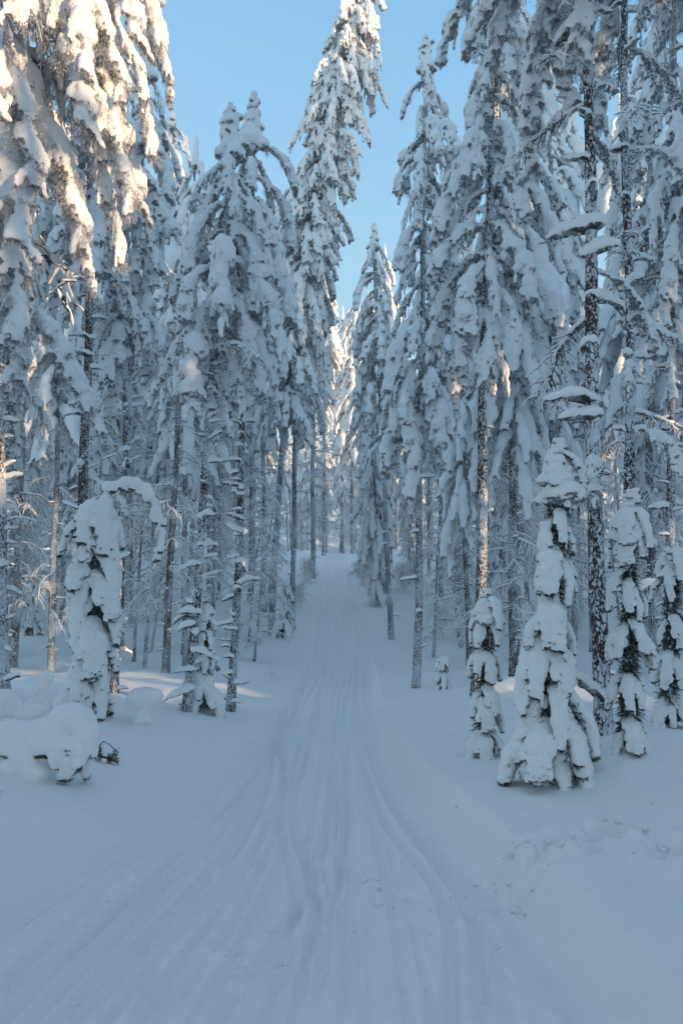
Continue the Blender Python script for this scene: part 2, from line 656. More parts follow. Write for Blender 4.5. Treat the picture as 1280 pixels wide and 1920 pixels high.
# ---- broad tongue of snow on a young spruce bough
def gen_tongue(seed, L, wide, voxel, a0=0, a1=-86, power=0.6, ntuft=1200):
    rs = np.random.RandomState(seed)
    P, T = droop_path(rs, L, a0, a1, power, sway=0.25)
    bl = []
    n = 9
    for i in range(n):
        s = 0.12 + 0.86 * i / (n - 1)
        p, t = lerp_path(P, T, min(s, 0.999))
        wv = wide * (0.38 + 0.75 * math.sin(math.pi * min(1, 0.12 + 0.74 * s))) * rs.uniform(0.85, 1.15)
        up = np.array([-t[2], 0, t[0]])
        bl.append((p + up * wv * 0.35, t, max(L / n * 1.1, wv * 0.9), wv, 0.62))
        if rs.rand() < 0.5:
            sg = rs.choice([-1, 1])
            bl.append((p + np.array([0, sg * wv * 0.75, 0]) + up * wv * 0.1, t + np.array([0, sg * 0.4, -0.2]), wv * 0.9, wv * 0.5, 0.7))
    # small finger tips hanging below the tongue
    for k in range(4):
        s = rs.uniform(0.55, 1.0)
        p, t = lerp_path(P, T, min(s, 0.999))
        y = rs.uniform(-1, 1) * wide * 0.8
        for j in range(3):
            bl.append((p + np.array([0.02, y, -0.05 * j]), np.array([0.1, 0, -1]), 0.05, wide * 0.26 * (1 - 0.2 * j), 0.9))
    V, F, N = fuse(bl, voxel, wide * 0.34, wide * 0.75, 2)
    g = Geo().add(V, F, TONGm)
    tube(P, np.linspace(0.016, 0.005, len(P)), 5, BARKm, g)
    tufts(g, rs, V, N, ntuft, 0.038, 0.005, SPRUm, -0.40, 0.8)
    # needled twigs on the underside
    for k in range(9):
        s = rs.uniform(0.15, 1.0)
        p, t = lerp_path(P, T, min(s, 0.999))
        d = t + rs.normal(size=3) * 0.6
        d[2] -= 0.2
        d /= np.linalg.norm(d)
        q = p + d * rs.uniform(0.08, 0.16) - np.array([0.03, 0, 0.02])
        idx = rs.rand(26, 1)
        PP = p * (1 - idx) + q * idx + rs.normal(size=(26, 3)) * 0.008
        g.add(*blades(rs, PP, d[None] * 0.6 + rs.normal(size=(26, 3)) * 0.5, 0.045, 0.006), SPRUm)
    g.tip = P[-1]
    return g


# ---- bare limb under a ridge of snow, with finer drooping twigs
def gen_limb(seed, L, r0=0.045, subs=14, droop=-0.10, sublen=0.45, a0=5, a1=-25, fine=True):
    rs = np.random.RandomState(seed)
    P, T = droop_path(rs, L, a0, a1, 1.0, 14, 0.3)
    g = Geo()
    rad = np.linspace(r0, r0 * 0.45, len(P)) * rs.uniform(0.75, 1.25, len(P))
    tube(P + np.array([0, 0, 1.0]) * rad[:, None] * 0.55, rad, 7, TWIGm, g, rs, 0.12)
    tube(P - np.array([0, 0, 1.0]) * rad[:, None] * 0.35, np.linspace(0.018, 0.008, len(P)), 4, BARKm, g)

    def twig(p, d, ln, r, depth):
        k = 5
        pts = [p]
        for j in range(k):
            d = d + np.array([rs.normal() * 0.12, rs.normal() * 0.12, droop + rs.normal() * 0.10])
            d = d / np.linalg.norm(d)
            p = p + d * ln / k
            pts.append(p)
            if depth > 0 and rs.rand() < 0.75:
                dd = d + rs.normal(size=3) * 0.8
                dd /= np.linalg.norm(dd)
                twig(p, dd, ln * rs.uniform(0.35, 0.6), r * 0.7, depth - 1)
        pts = np.array(pts)
        rr = np.linspace(r, r * 0.55, len(pts)) * rs.uniform(0.7, 1.3, len(pts))
        tube(pts, rr, 5 if depth else 4, TWIGm, g)

    for i in range(subs):
        s = 0.15 + 0.85 * (i + rs.rand()) / subs
        p, t = lerp_path(P, T, min(s, 0.999))
        d = t * 0.5 + np.array([0, (1 if i % 2 else -1) * rs.uniform(0.5, 1), rs.uniform(-0.4, 0.3)])
        d /= np.linalg.norm(d)
        twig(p, d, sublen * rs.uniform(0.5, 1.2), r0 * 0.42, 1 if fine else 0)
    g.tip = P[-1]
    return g


# ---- short snag with a cushion of snow
def gen_stub(seed):
    rs = np.random.RandomState(seed)
    L = rs.uniform(0.18, 0.42)
    P, T = droop_path(rs, L, rs.uniform(-5, 30), rs.uniform(-30, 20), 1.0, 6, 0.3)
    g = Geo()
    tube(P, np.linspace(0.016, 0.006, len(P)), 4, BARKm, g)
    bl = []
    for i in range(6):
        s = i / 6 * 0.9
        p, t = lerp_path(P, T, s)
        r = rs.uniform(0.035, 0.075) * (1.15 - s * 0.6)
        bl.append((p + np.array([0, rs.normal() * 0.015, r * 0.6]), t, r * 1.5, r, 0.75))
    V, F, N = fuse(bl, 0.022, 0.02, 0.06, 2)
    g.add(V, F, TONGm)
    return g


# ---- upright tip of a snowed-in tree
def gen_tip(seed, h=1.1, r=0.13):
    rs = np.random.RandomState(seed)
    bl = []
    n = 11
    for i in range(n):
        s = i / (n - 1)
        rr = r * (1.25 - 0.75 * s) * rs.uniform(0.7, 1.25)
        bl.append((np.array([rs.normal() * 0.04, rs.normal() * 0.04, h * s - 0.1]), np.array([rs.normal() * 0.2, rs.normal() * 0.2, 1]), rr * 1.25, rr, 1))
        for k in range(2):
            a = rs.uniform(0, 6.28)
            rr2 = rr * rs.uniform(0.5, 0.8)
            bl.append((np.array([math.cos(a) * rr, math.sin(a) * rr, h * s - 0.12]), np.array([math.cos(a) * 0.4, math.sin(a) * 0.4, -1]), rr2 * 1.5, rr2, 1))
    V, F, N = fuse(bl, 0.03, 0.04, 0.08, 2)
    g = Geo().add(V, F, LOADm)
    tufts(g, rs, V, N, 250, 0.06, 0.010, NEEDm, -0.1)
    return g


def blob_heap(seed, blobs, voxel, lump=0.05, ls=0.25, mat=PUREm, smooth=4):
    V, F, N = fuse(blobs, voxel, lump, ls, smooth)
    return Geo().add(V, F, mat), V, N


# libraries of shared pieces
BOUGH = [gen_bough(100 + i, L, th, sd, 0.026, a0=a0, power=pw) for i, (L, th, sd, a0, pw) in enumerate([
    (1.9, 0.100, 0.36, 15, 0.40), (1.6, 0.11, 0.32, 5, 0.34), (2.2, 0.105, 0.36, 20, 0.42), (1.4, 0.10, 0.34, 0, 0.40),
    (1.8, 0.12, 0.30, 10, 0.30), (1.3, 0.11, 0.30, 20, 0.45), (2.1, 0.11, 0.40, 8, 0.36), (1.5, 0.09, 0.38, 12, 0.50)])]
TONGUE = [gen_tongue(200 + i, L, wd, 0.017, power=pw) for i, (L, wd, pw) in enumerate([
    (0.80, 0.125, 0.34), (0.65, 0.135, 0.30), (0.90, 0.115, 0.38), (0.60, 0.10, 0.28), (0.75, 0.15, 0.36), (0.70, 0.09, 0.32)])]
LIMB = [gen_limb(300 + i, L, r, n, dr, sl, a0, a1) for i, (L, r, n, dr, sl, a0, a1) in enumerate([
    (1.5, 0.060, 16, -0.10, 0.30, 12, -25), (1.1, 0.055, 13, -0.14, 0.28, 0, -35), (1.9, 0.065, 20, -0.10, 0.34, 20, -20),
    (1.3, 0.050, 18, -0.20, 0.32, 5, -50), (0.9, 0.055, 10, -0.08, 0.26, 25, 10), (1.6, 0.055, 22, -0.20, 0.36, 0, -60)])]
NEARB = [gen_bough(150 + i, L, th, sd, 0.021, a0=a0, power=pw, ntuft=4500, tl=0.05, tw=0.005) for i, (L, th, sd, a0, pw) in enumerate([
    (2.4, 0.085, 0.34, 15, 0.40), (2.0, 0.10, 0.30, 5, 0.34), (2.7, 0.080, 0.38, 20, 0.42), (2.2, 0.09, 0.30, 8, 0.30)])]
STUB = [gen_stub(400 + i) for i in range(6)]
TIP = [gen_tip(450 + i, 1.0 + 0.2 * i, 0.12 + 0.02 * i) for i in range(3)]
ME_B = [g.mesh('bough') for g in BOUGH]
ME_N = [g.mesh('bough') for g in NEARB]
ME_T = [g.mesh('snowy_bough') for g in TONGUE]
ME_L = [g.mesh('branch') for g in LIMB]
ME_S = [g.mesh('branch_stub') for g in STUB]
ME_TIP = [g.mesh('tree_tip') for g in TIP]
# coarser boughs for the joined crowns of trees deeper in the forest
FBOUGH = [gen_bough(500 + i, L, th, sd, 0.060, a0=a0, power=pw, ntuft=110, tl=0.12, tw=0.022) for i, (L, th, sd, a0, pw) in enumerate([
    (1.8, 0.12, 0.38, 15, 0.40), (1.5, 0.13, 0.34, 5, 0.34), (2.1, 0.12, 0.38, 20, 0.42), (1.4, 0.12, 0.36, 0, 0.40), (1.9, 0.13, 0.38, 8, 0.34)])]
FLIMB = [gen_limb(550 + i, L, r, n, dr, sl, a0, a1, fine=False) for i, (L, r, n, dr, sl, a0, a1) in enumerate([
    (1.4, 0.045, 16, -0.2, 0.40, 10, -30), (1.0, 0.04, 14, -0.3, 0.45, 0, -50), (1.5, 0.04, 18, -0.4, 0.5, 0, -60)])]


# ------------------------------------------------------------------ scene objects
def tag(o, label=None, cat=None, group=None, kind=None):
    if label:
        o['label'] = label
    if cat:
        o['category'] = cat
    if group:
        o['group'] = group
    if kind:
        o['kind'] = kind
    return o


def empty(name, loc, label, cat, group=None):
    o = bpy.data.objects.new(name, None)
    C.objects.link(o)
    o.location = loc
    o.empty_display_size = 0.2
    return tag(o, label, cat, group)


def part(name, me, parent, loc=(0, 0, 0), rot=(0, 0, 0), scale=(1, 1, 1)):
    o = bpy.data.objects.new(name, me)
    C.objects.link(o)
    o.parent = parent
    o.location = loc
    o.rotation_euler = rot
    o.scale = scale
    return o


def trunk_geo(rs, pts, r0, r1, mat, sides=12, step=0.16):
    """tapered, slightly knobbly stem through the given points"""
    pts = np.asarray(pts, float)
    seg = np.linalg.norm(np.diff(pts, axis=0), axis=1)
    cum = np.concatenate([[0], np.cumsum(seg)])
    n = max(6, int(cum[-1] / step))
    s = np.linspace(0, cum[-1], n)
    P = np.stack([np.interp(s, cum, pts[:, k]) for k in range(3)], -1)
    P[:, 0] += 0.02 * np.sin(s * 1.1 + rs.uniform(0, 6))
    P[:, 1] += 0.02 * np.sin(s * 0.9 + rs.uniform(0, 6))
    t = s / cum[-1]
    R = (r0 * (1 - t) + r1 * t) * (1 + 0.25 * np.exp(-s / 0.25))
    g = Geo()
    tube(P, R, sides, mat, g, rs, 0.07)
    return g, P, t, R


def crown_radius(t, c0, R, sd=0, taper=0.50):
    """t 0..1 over the whole tree, c0 where the crown starts: full a third up the crown, narrow at top"""
    q = (t - c0) / (1 - c0)
    R = R * (1 + 0.75 * float(vnoise(np.array(t * 9.0 + sd * 7.7), np.array(0.0), 90)))
    return R * (0.72 + 0.28 * min(1, q * 3)) * (1 - taper * max(0, q) ** 2.6)


def pine(label, base, top, r0, crown0, R, dens=4.5, stub=2.0, limb=0.0, limb0=0.1, red=False, seed=0, group='snow-laden pines beside the trail',
         bend=None, droop_bias=None, side_gap=None, taper=0.50, near=False):
    rs = np.random.RandomState(seed)
    base, top = np.array(base), np.array(top)
    root = empty('pine_tree', base - [0, 0, 0.15], label, 'pine tree', group)
    mid = (base + top) / 2 + (np.array(bend) if bend is not None else 0)
    rel = np.array([[0, 0, 0], mid - base, top - base]) + [0, 0, 0.0]
    ctrl = [rel[0] * (1 - u) ** 2 + 2 * u * (1 - u) * (2 * rel[1] - (rel[0] + rel[2]) / 2) + rel[2] * u * u for u in np.linspace(0, 1, 12)]
    g, P, t, Rr = trunk_geo(rs, ctrl, r0, 0.03, REDm if red else BARKm)
    part('trunk', g.mesh('trunk'), root)
    H = np.linalg.norm(top - base)

    def on(tt):
        return np.array([np.interp(tt, t, P[:, k]) for k in range(3)]), float(np.interp(tt, t, Rr))
    n = int(H * (1 - crown0) * dens * 1.35)
    az = rs.uniform(0, 6.28)
    LIB, MEL = (NEARB, ME_N) if near else (BOUGH, ME_B)
    for i in range(n):
        tt = crown0 + (1 - crown0) * 0.985 * (i + rs.rand() * 0.8) / n
        p, r = on(tt)
        az += 2.4 + rs.normal() * 0.35
        k = rs.randint(len(LIB))
        reach = crown_radius(tt, crown0, R, seed, taper) * rs.uniform(0.7, 1.3)
        if droop_bias is not None:
            reach *= 1 + 0.35 * math.cos(az - droop_bias)
        s = reach / LIB[k].tip[0]
        s = min(max(s, 0.48), 1.3)
        part('bough', MEL[k], root, p, (rs.normal() * 0.08, rs.normal() * 0.12, az), (s, s * rs.uniform(0.85, 1.15), max(s, 0.6) * rs.uniform(0.9, 1.3)))
    part('tree_tip', ME_TIP[seed % 3], root, on(0.985)[0], (0, 0, rs.uniform(0, 6)), (1.0, 1.0, 0.5 if taper < 0.3 else 0.8))
    ns = int(H * (crown0 - 0.02) * stub)
    for i in range(ns):
        tt = 0.015 + crown0 * (i + rs.rand()) / ns
        p, r = on(tt)
        a = rs.uniform(0, 6.28)
        s = rs.uniform(0.6, 1.25)
        part('branch_stub', ME_S[rs.randint(len(STUB))], root, p + np.array([math.cos(a), math.sin(a), 0]) * r * 0.6, (0, rs.normal() * 0.2, a), (s, s, s))
    nl = int(H * limb * (1 - limb0))
    for i in range(nl):
        tt = limb0 + (1 - limb0) * 0.9 * (i + rs.rand()) / nl
        p, r = on(tt)
        a = rs.uniform(0, 6.28)
        if side_gap is not None and math.cos(a - side_gap) > 0.6:
            a += math.pi
        s = rs.uniform(0.35, 0.8)
        c = rs.rand()
        if c < 0.40:
            part('branch', ME_L[rs.randint(len(LIMB))], root, p, (rs.normal() * 0.15, rs.normal() * 0.15, a), (s, s, s))
        elif c < 0.72:
            s = rs.uniform(0.9, 1.6)
            part('branch_stub', ME_S[rs.randint(len(STUB))], root, p, (0, rs.uniform(-0.1, 0.5), a), (s, s * 0.75, s))
        else:
            s = rs.uniform(0.28, 0.5)
            part('bough', ME_B[rs.randint(len(BOUGH))], root, p, (0, rs.uniform(-0.5, 0.0), a), (s * 1.4, s, s))
    return root, on


def spruce(label, base, H, R, seed=0, group='young spruces buried in snow', levels=None, lean=(0, 0), top_r=0.35, tops=True):
    rs = np.random.RandomState(seed)
    root = empty('young_spruce', Vector(base) - Vector((0, 0, 0.06)), label, 'spruce', group)
    top = np.array([lean[0], lean[1], H])
    g, P, t, Rr = trunk_geo(rs, [np.zeros(3), top * 0.5, top], 0.045 * H / 3 + 0.012, 0.012, BARKm, 8)
    part('trunk', g.mesh('trunk'), root)
    lv = levels or max(5, int(H / 0.28))
    az = rs.uniform(0, 6.28)
    for i in range(lv):
        q = i / (lv - 1)
        z = 0.05 + 0.91 * q
        rad = max(R - 0.07, R * 0.6) * (1.0 - (1 - top_r) * q ** 0.85) * rs.uniform(0.85, 1.1)
        nb = 5 if q < 0.75 else 4
        for j in range(nb):
            az += 6.283 / nb + rs.normal() * 0.22
            k = rs.randint(len(TONGUE))
            s = rad / TONGUE[k].tip[0] * rs.uniform(0.7, 1.2)
            # boughs hang: attach above where they lie
            s = min(max(s, 0.36), 1.7)
            zz = min(z * H + abs(TONGUE[k].tip[2]) * s * 0.8 + rs.uniform(-0.06, 0.06), H * 0.97)
            part('snowy_bough', ME_T[k], root, top * (zz / H) , (rs.normal() * 0.1, rs.normal() * 0.10, az), (s, s * rs.uniform(0.85, 1.2), s * rs.uniform(0.9, 1.1)))
        az += 0.5
    if tops:
        part('tree_tip', ME_TIP[seed % 3], root, top * 0.86, (0, 0, rs.uniform(0, 6)), (0.34 * H / 3 + 0.3,) * 2 + (0.34 * H / 3 + 0.05,))
    # dark needled core
    n = int(6500 * H / 3)
    z = rs.rand(n) ** 1.2
    a = rs.uniform(0, 6.283, n)
    z = 0.05 + 0.95 * z
    rr = R * 0.40 * (1 - 0.75 * z) * np.sqrt(rs.rand(n)) * (0.75 + 0.5 * np.sin(a * 3 + z * 9) ** 2)
    PP = np.stack([np.cos(a) * rr, np.sin(a) * rr, 0.04 + z * H * 0.95], -1) + top * z[:, None] * [1, 1, 0]
    DD = np.stack([np.cos(a), np.sin(a), -0.6 * np.ones(n)], -1) + rs.normal(size=(n, 3)) * 0.5
    g = Geo()
    g.add(*blades(rs, PP, DD, 0.065, 0.008), SPRUm)
    o = part('inner_needles', g.mesh('inner_needles'), root)
    return root


# -------- mounds that lift the snow surface must be known before anything is set down
def drift(px, row, h, rad):
    p = ground_at(px, row)
    MOUNDS.append((p.x, p.y, h, rad))


drift(1120, 1440, 0.10, 0.55)
drift(1000, 1500, 0.05, 0.7)
drift(300, 1400, 0.07, 0.8)
drift(60, 1470, 0.10, 0.8)
drift(900, 1450, 0.04, 0.5)
drift(200, 1240, 0.18, 1.2)
drift(960, 1290, 0.15, 1.3)
for px_, row_ in [(1128, 1375), (1252, 1300), (893, 1300), (781, 1290), (733, 1198), (863, 1213), (8, 1325), (212, 1298), (242, 1168), (350, 1333), (434, 1333), (508, 1192), (903, 1418), (1178, 1405), (168, 1342), (310, 1165)]:
    drift(px_, row_, 0.07, 0.42)

# ------------------------------------------------------------------ the snow ground with the trail
def spaced(stops):
    """stops: (end, step) pieces from the first value"""
    out = [stops[0]]
    for end, st0, st1 in stops[1:]:
        a = out[-1]
        pos = [a]
        while pos[-1] < end:
            f = (pos[-1] - a) / (end - a)
            pos.append(pos[-1] + st0 + (st1 - st0) * f)
        out += pos[1:]
    return np.array(out)


xs = spaced([-260.0, (-60, 20, 5), (-12, 4, 0.5), (-4.2, 0.4, 0.05), (-2.6, 0.045, 0.02), (2.0, 0.0145, 0.0145), (4.0, 0.02, 0.05), (12, 0.06, 0.5), (60, 0.6, 5), (260, 6, 20)])
ys = spaced([-120.0, (-10, 12, 2), (1.6, 1.2, 0.10), (2.6, 0.08, 0.02), (9, 0.018, 0.045), (30, 0.05, 0.22), (90, 0.25, 0.9), (160, 1.5, 6), (700, 8, 60)])
X, Y = np.meshgrid(xs, ys)
Z = height(X, Y)
le, re_ = edges(Y)
on_trail = sstep(-0.15, 0.1, X - le) * sstep(-0.02, 0.25, re_ - X)

GROOVES = [  # pixel line, half gauge of the pair, groove half-width, depth
    ([(-60, 1945), (0, 1885), (150, 1740), (300, 1600), (420, 1500), (490, 1430), (530, 1370), (560, 1300), (585, 1250)], 0.07, 0.030, 0.030),
    ([(-120, 1900), (60, 1760), (250, 1610), (390, 1500), (470, 1430), (520, 1360), (556, 1290)], 0.11, 0.035, 0.022),
    ([(20, 1920), (230, 1725), (370, 1592), (455, 1505), (505, 1430), (545, 1360)], 0.06, 0.028, 0.030),
    ([(230, 1925), (380, 1730), (450, 1620), (505, 1520), (522, 1470), (520, 1400), (535, 1340), (575, 1260)], 0.055, 0.030, 0.034),
    ([(470, 1640), (575, 1700), (572, 1650), (548, 1580), (540, 1510), (560, 1440), (580, 1380), (600, 1300), (610, 1250)][1:], 0.045, 0.034, 0.042),
    ([(430, 1930), (530, 1790), (592, 1700), (625, 1600), (640, 1500), (640, 1400), (640, 1300)], 0.07, 0.030, 0.026),
    ([(585, 1860), (603, 1740), (628, 1620), (645, 1500)], 0.035, 0.022, 0.020),
    ([(880, 1925), (876, 1830), (872, 1750), (840, 1670), (760, 1575), (715, 1500), (685, 1420), (672, 1350), (665, 1250)], 0.055, 0.032, 0.036),
    ([(950, 1925), (918, 1810), (895, 1730), (860, 1665), (790, 1580), (735, 1505), (700, 1420), (686, 1350)], 0.03, 0.030, 0.024),
    ([(-250, 1880), (0, 1745), (200, 1625), (340, 1530), (440, 1450), (500, 1380)], 0.05, 0.024, 0.020),
    ([(-30, 1925), (110, 1810), (270, 1670), (400, 1560), (470, 1480), (515, 1400)], 0.04, 0.022, 0.022),
    ([(110, 1925), (250, 1790), (360, 1680), (440, 1580), (490, 1500), (518, 1420)], 0.03, 0.022, 0.020),
    ([(160, 1925), (300, 1800), (420, 1650), (480, 1560), (512, 1480), (528, 1400)], 0.05, 0.020, 0.018),
    ([(330, 1925), (430, 1780), (490, 1660), (530, 1560), (556, 1460), (575, 1370)], 0.04, 0.020, 0.018),
    ([(520, 1925), (560, 1780), (590, 1640), (605, 1520), (612, 1420), (620, 1320)], 0.05, 0.020, 0.016),
    ([(660, 1925), (655, 1780), (648, 1640), (642, 1520), (640, 1400)], 0.03, 0.018, 0.014),
    ([(790, 1925), (770, 1780), (735, 1640), (705, 1540), (680, 1440), (665, 1350)], 0.04, 0.020, 0.014),
    ([(700, 1920), (705, 1780), (695, 1640), (680, 1540), (665, 1440), (655, 1350)], 0.10, 0.045, 0.012),
]
G = np.zeros_like(Z)
for i, (pts, gauge, hw, dep) in enumerate(GROOVES):
    gy, gx = px_curve(pts)
    yy = Y[:, 0]
    cx = np.interp(yy, gy, gx)
    cx = np.convolve(np.pad(cx, 12, mode='edge'), np.hanning(27)[1:-1] / np.hanning(27).sum(), mode='valid')[:len(yy)]
    cx = cx + 0.018 * vnoise(yy * 0.9, yy * 0 + i, 40)
    fade = sstep(gy[0] - 0.3, gy[0] + 0.2, yy) * sstep(gy[-1] + 3, gy[-1] - 1, yy)
    for sgn in (-1, 1):
        c = cx + sgn * gauge * (1 + 0.15 * vnoise(yy * 0.5, yy * 0 + i + 9, 41))
        dx = (X - c[:, None]) / hw
        prof = -np.exp(-np.abs(dx * 1.15) ** 5) + 0.30 * np.exp(-((np.abs(dx) - 1.5) / 0.4) ** 2)
        strength = (0.55 + 0.9 * (vnoise(yy * 0.45, yy * 0 + 3 * i + sgn, 42) + 0.5)) * fade
        G += 0.75 * prof * dep * strength[:, None]
# long straight lines of the groomed part climbing the hill
frac = (X - le) / (re_ - le)
farw = sstep(13, 22, Y)
for k, fc in enumerate((0.14, 0.24, 0.33, 0.44, 0.52, 0.61, 0.70, 0.80, 0.90)):
    c = fc + 0.03 * vnoise(Y * 0.12, Y * 0 + k, 50)
    dx = (frac - c) * (re_ - le) / 0.05
    G += farw * 0.040 * (-np.exp(-dx ** 2) + 0.4 * np.exp(-((np.abs(dx) - 1.8) / 0.6) ** 2))
# wide pressed belts left by sledges
for k, fc in enumerate((0.30, 0.68)):
    dx = (frac - fc) * (re_ - le) / 0.24
    G += -0.006 * np.exp(-dx ** 4) * (1 - farw)
lines = 0.006 * vnoise(frac * 46, Y * 0.22, 60) + 0.003 * vnoise(frac * 110, Y * 0.5, 61)
rough = 0.055 * np.clip(fbm(X * 9, Y * 7, 62, 3) - 0.12, 0, 1) * sstep(0.0, 0.35, vnoise(X * 1.1, Y * 0.7, 63) + 0.12)
fine = 0.007 * fbm(X * 18, Y * 14, 64, 2)
G += lines + rough * (1 - farw) + fine * (1 - farw)
Z += G * on_trail
off = 1 - on_trail
Z += off * (0.008 * fbm(X * 3, Y * 3, 65, 3) + 0.05 * np.clip(fbm(X * 2.2, Y * 2.2, 68, 3) - 0.28, 0, 1) + 0.06 * np.clip(fbm(X * 6, Y * 6, 69, 2) - 0.33, 0, 1) * sstep(6, 9, Y))
# berm pushed up along both edges of the trail
Z += 0.045 * np.exp(-((X - re_ - 0.30) / 0.22) ** 2) * (0.6 + 1.2 * vnoise(X * 2, Y * 0.8, 66)) * (1 - farw * 0.6)
Z += 0.035 * np.exp(-((le - X - 0.15) / 0.25) ** 2) * (0.6 + 1.2 * vnoise(X * 2, Y * 0.8, 67))
# trench of old footprints wading off to the right, with churned clods
ta = np.array([ground_at(px, r)[:2] for px, r in [(880, 1712), (945, 1682), (1010, 1618), (1085, 1578), (1160, 1562), (1240, 1590), (1330, 1610)]])
sl = np.concatenate([[0], np.cumsum(np.linalg.norm(np.diff(ta, axis=0), axis=1))])
near = (X > 0.3) & (X < 4) & (Y > 3) & (Y < 7.5)
xi, yi = X[near], Y[near]
dmin = np.full(xi.shape, 9.0)
spos = np.zeros(xi.shape)
for q in np.linspace(0, sl[-1], 220):
    cxq, cyq = np.interp(q, sl, ta[:, 0]), np.interp(q, sl, ta[:, 1])
    d = np.hypot(xi - cxq, yi - cyq)
    b = d < dmin
    dmin[b] = d[b]
    spos[b] = q
wst = 0.13 + 0.08 * vnoise(spos * 3, spos * 0, 70)
steps = 0.5 + 0.5 * np.sin(spos * 2 * math.pi / 0.36)
clod = fbm(xi * 8, yi * 8, 71, 3)
Z[near] += np.exp(-(dmin / wst) ** 4) * (-0.095 * steps + 0.12 * clod + 0.02) + 0.035 * np.exp(-((dmin - wst * 1.35) / 0.09) ** 2) * (0.6 + clod)
# small scuffs in the middle of the trail
for px, row, a, rr in [(730, 1680, -0.03, 0.07), (770, 1680, -0.02, 0.06), (712, 1655, 0.02, 0.05), (690, 1665, 0.015, 0.06), (820, 1770, 0.015, 0.08), (790, 1745, -0.015, 0.07), (400, 1790, 0.02, 0.10), (430, 1850, 0.02, 0.12), (230, 1890, 0.02, 0.1), (480, 1760, 0.015, 0.09)]:
    p = ground_at(px, row)
    e = ((X - p.x) ** 2 + (Y - p.y) ** 2) / rr ** 2
    Z += a * np.exp(-e) * (1 + 2.0 * fbm(X * 14, Y * 14, 73, 2))

# small ripples of wind and settled fluff beside the trail
Z += off * 0.004 * fbm(X * 14, Y * 9, 80, 2) * sstep(14, 8, Y)
nx, ny = len(xs), len(ys)
i, j = np.meshgrid(np.arange(ny - 1), np.arange(nx - 1), indexing='ij')
q = np.stack([i * nx + j, i * nx + j + 1, (i + 1) * nx + j + 1, (i + 1) * nx + j], -1).reshape(-1, 4)
MATS.append(M_GROUND)
me = Geo().add(np.stack([X, Y, Z], -1).reshape(-1, 3), q, 8).mesh('snow_ground')
o = bpy.data.objects.new('snow_ground', me)
C.objects.link(o)
tag(o, 'blue-shaded snow with a groomed ski trail winding uphill between the trees', kind='structure')

# loose crumbs of snow thrown up on the trail and dropped from the boughs
rs = np.random.RandomState(88)
cv, cf = [], []
spots = []
for px, row, sx, sy, n_, big in [(430, 1830, 0.35, 0.5, 260, 1.0), (720, 1670, 0.16, 0.25, 120, 1.3), (560, 1600, 0.5, 1.2, 220, 0.8), (830, 1750, 0.12, 0.25, 60, 1.2), (940, 1690, 0.14, 0.15, 90, 1.6),
                                 (1010, 1625, 0.16, 0.18, 110, 1.8), (1100, 1575, 0.25, 0.16, 140, 1.8), (250, 1650, 0.6, 0.9, 160, 0.8), (1050, 1530, 0.7, 0.35, 60, 1.2), (120, 1520, 0.5, 0.4, 30, 1.2), (640, 1450, 0.6, 2.0, 120, 1.0)]:
    p = ground_at(px, row)
    for _ in range(int(n_ * 0.33)):
        spots.append((p.x + rs.normal() * sx, p.y + rs.normal() * sy, big * 0.0075 * (0.3 + rs.rand() ** 4 * 1.9)))
for k, (x, y, r) in enumerate(spots):
    i_, j_ = min(np.searchsorted(ys, y), len(ys) - 1), min(np.searchsorted(xs, x), len(xs) - 1)
    V_ = ICO_V * (1 + 0.5 * rs.uniform(-1, 1, (len(ICO_V), 1))) * [r, r * rs.uniform(0.7, 1.3), r * 0.6] + [x, y, Z[i_, j_]]
    cv.append(V_)
    cf.append(ICO_F + k * len(ICO_V))
MATS.append(M_GROUND)
o = bpy.data.objects.new('snow_crumbs', Geo().add(np.concatenate(cv), np.concatenate(cf), 8).mesh('snow_crumbs'))
C.objects.link(o)
tag(o, 'loose crumbs of snow scattered over the trail and the footprints', kind='stuff')
MATS.pop()

# ------------------------------------------------------------------ named trees, placed where they stand
def gp(px, row):
    return ground_at(px, row)


def T(label, bpx, brow, tpx, trow, rpx, crown0, R, dy=0.0, **k):
    b = gp(bpx, brow)
    t = at_depth(tpx, trow, b.y + dy)
    return pine(label, b, t, rpx / FPX * b.y, crown0, R, **k)


GL, GR = 'snow-laden pines left of the trail', 'snow-laden pines right of the trail'
# right side
T('pine with a bare reddish trunk flecked with snow, right behind the big young spruce', 1128, 1375, 1085, -420, 16.5, 0.84, 1.1, red=False, limb=3.4, limb0=0.22, stub=1.2, seed=1, group=GR, dens=7, near=True)
T('second pine trunk from the right edge of the thick pair, standing a little farther back', 1185, 1330, 1165, -420, 12, 0.80, 1.1, limb=2.6, limb0=0.25, stub=1.5, seed=2, group=GR, dens=5.5, near=True)
T('pine at the right edge of the picture with snowy boughs down its stem', 1252, 1300, 1265, -150, 10, 0.42, 1.2, limb=1.6, stub=2.5, seed=3, group=GR)
T('tall leaning pine whose drooping crown overhangs the right side of the trail', 893, 1300, 930, -260, 11, 0.42, 0.68, seed=4, group=GR, dens=6.0, stub=1.0)
T('pine packed in pale snow between the overhanging pine and the thick bare trunk', 966, 1238, 985, 60, 8, 0.36, 0.9, seed=5, group=GR, dens=6)
T('slim bare-stemmed pine with snow-tipped pointed top, nearest to the trail on the right', 781, 1290, 797, 95, 8, 0.4, 0.9, taper=0.6, seed=6, group=GR, dens=5.5, stub=1.2)
T('thin pine beyond the bare-stemmed one, its trunk frosted nearly white', 733, 1198, 700, 440, 5.5, 0.46, 0.85, seed=7, group=GR, dens=5)
T('frosted pine stem right of the bare-stemmed pine, farther back', 863, 1213, 850, 260, 5.5, 0.45, 0.95, seed=8, group=GR, dens=5)
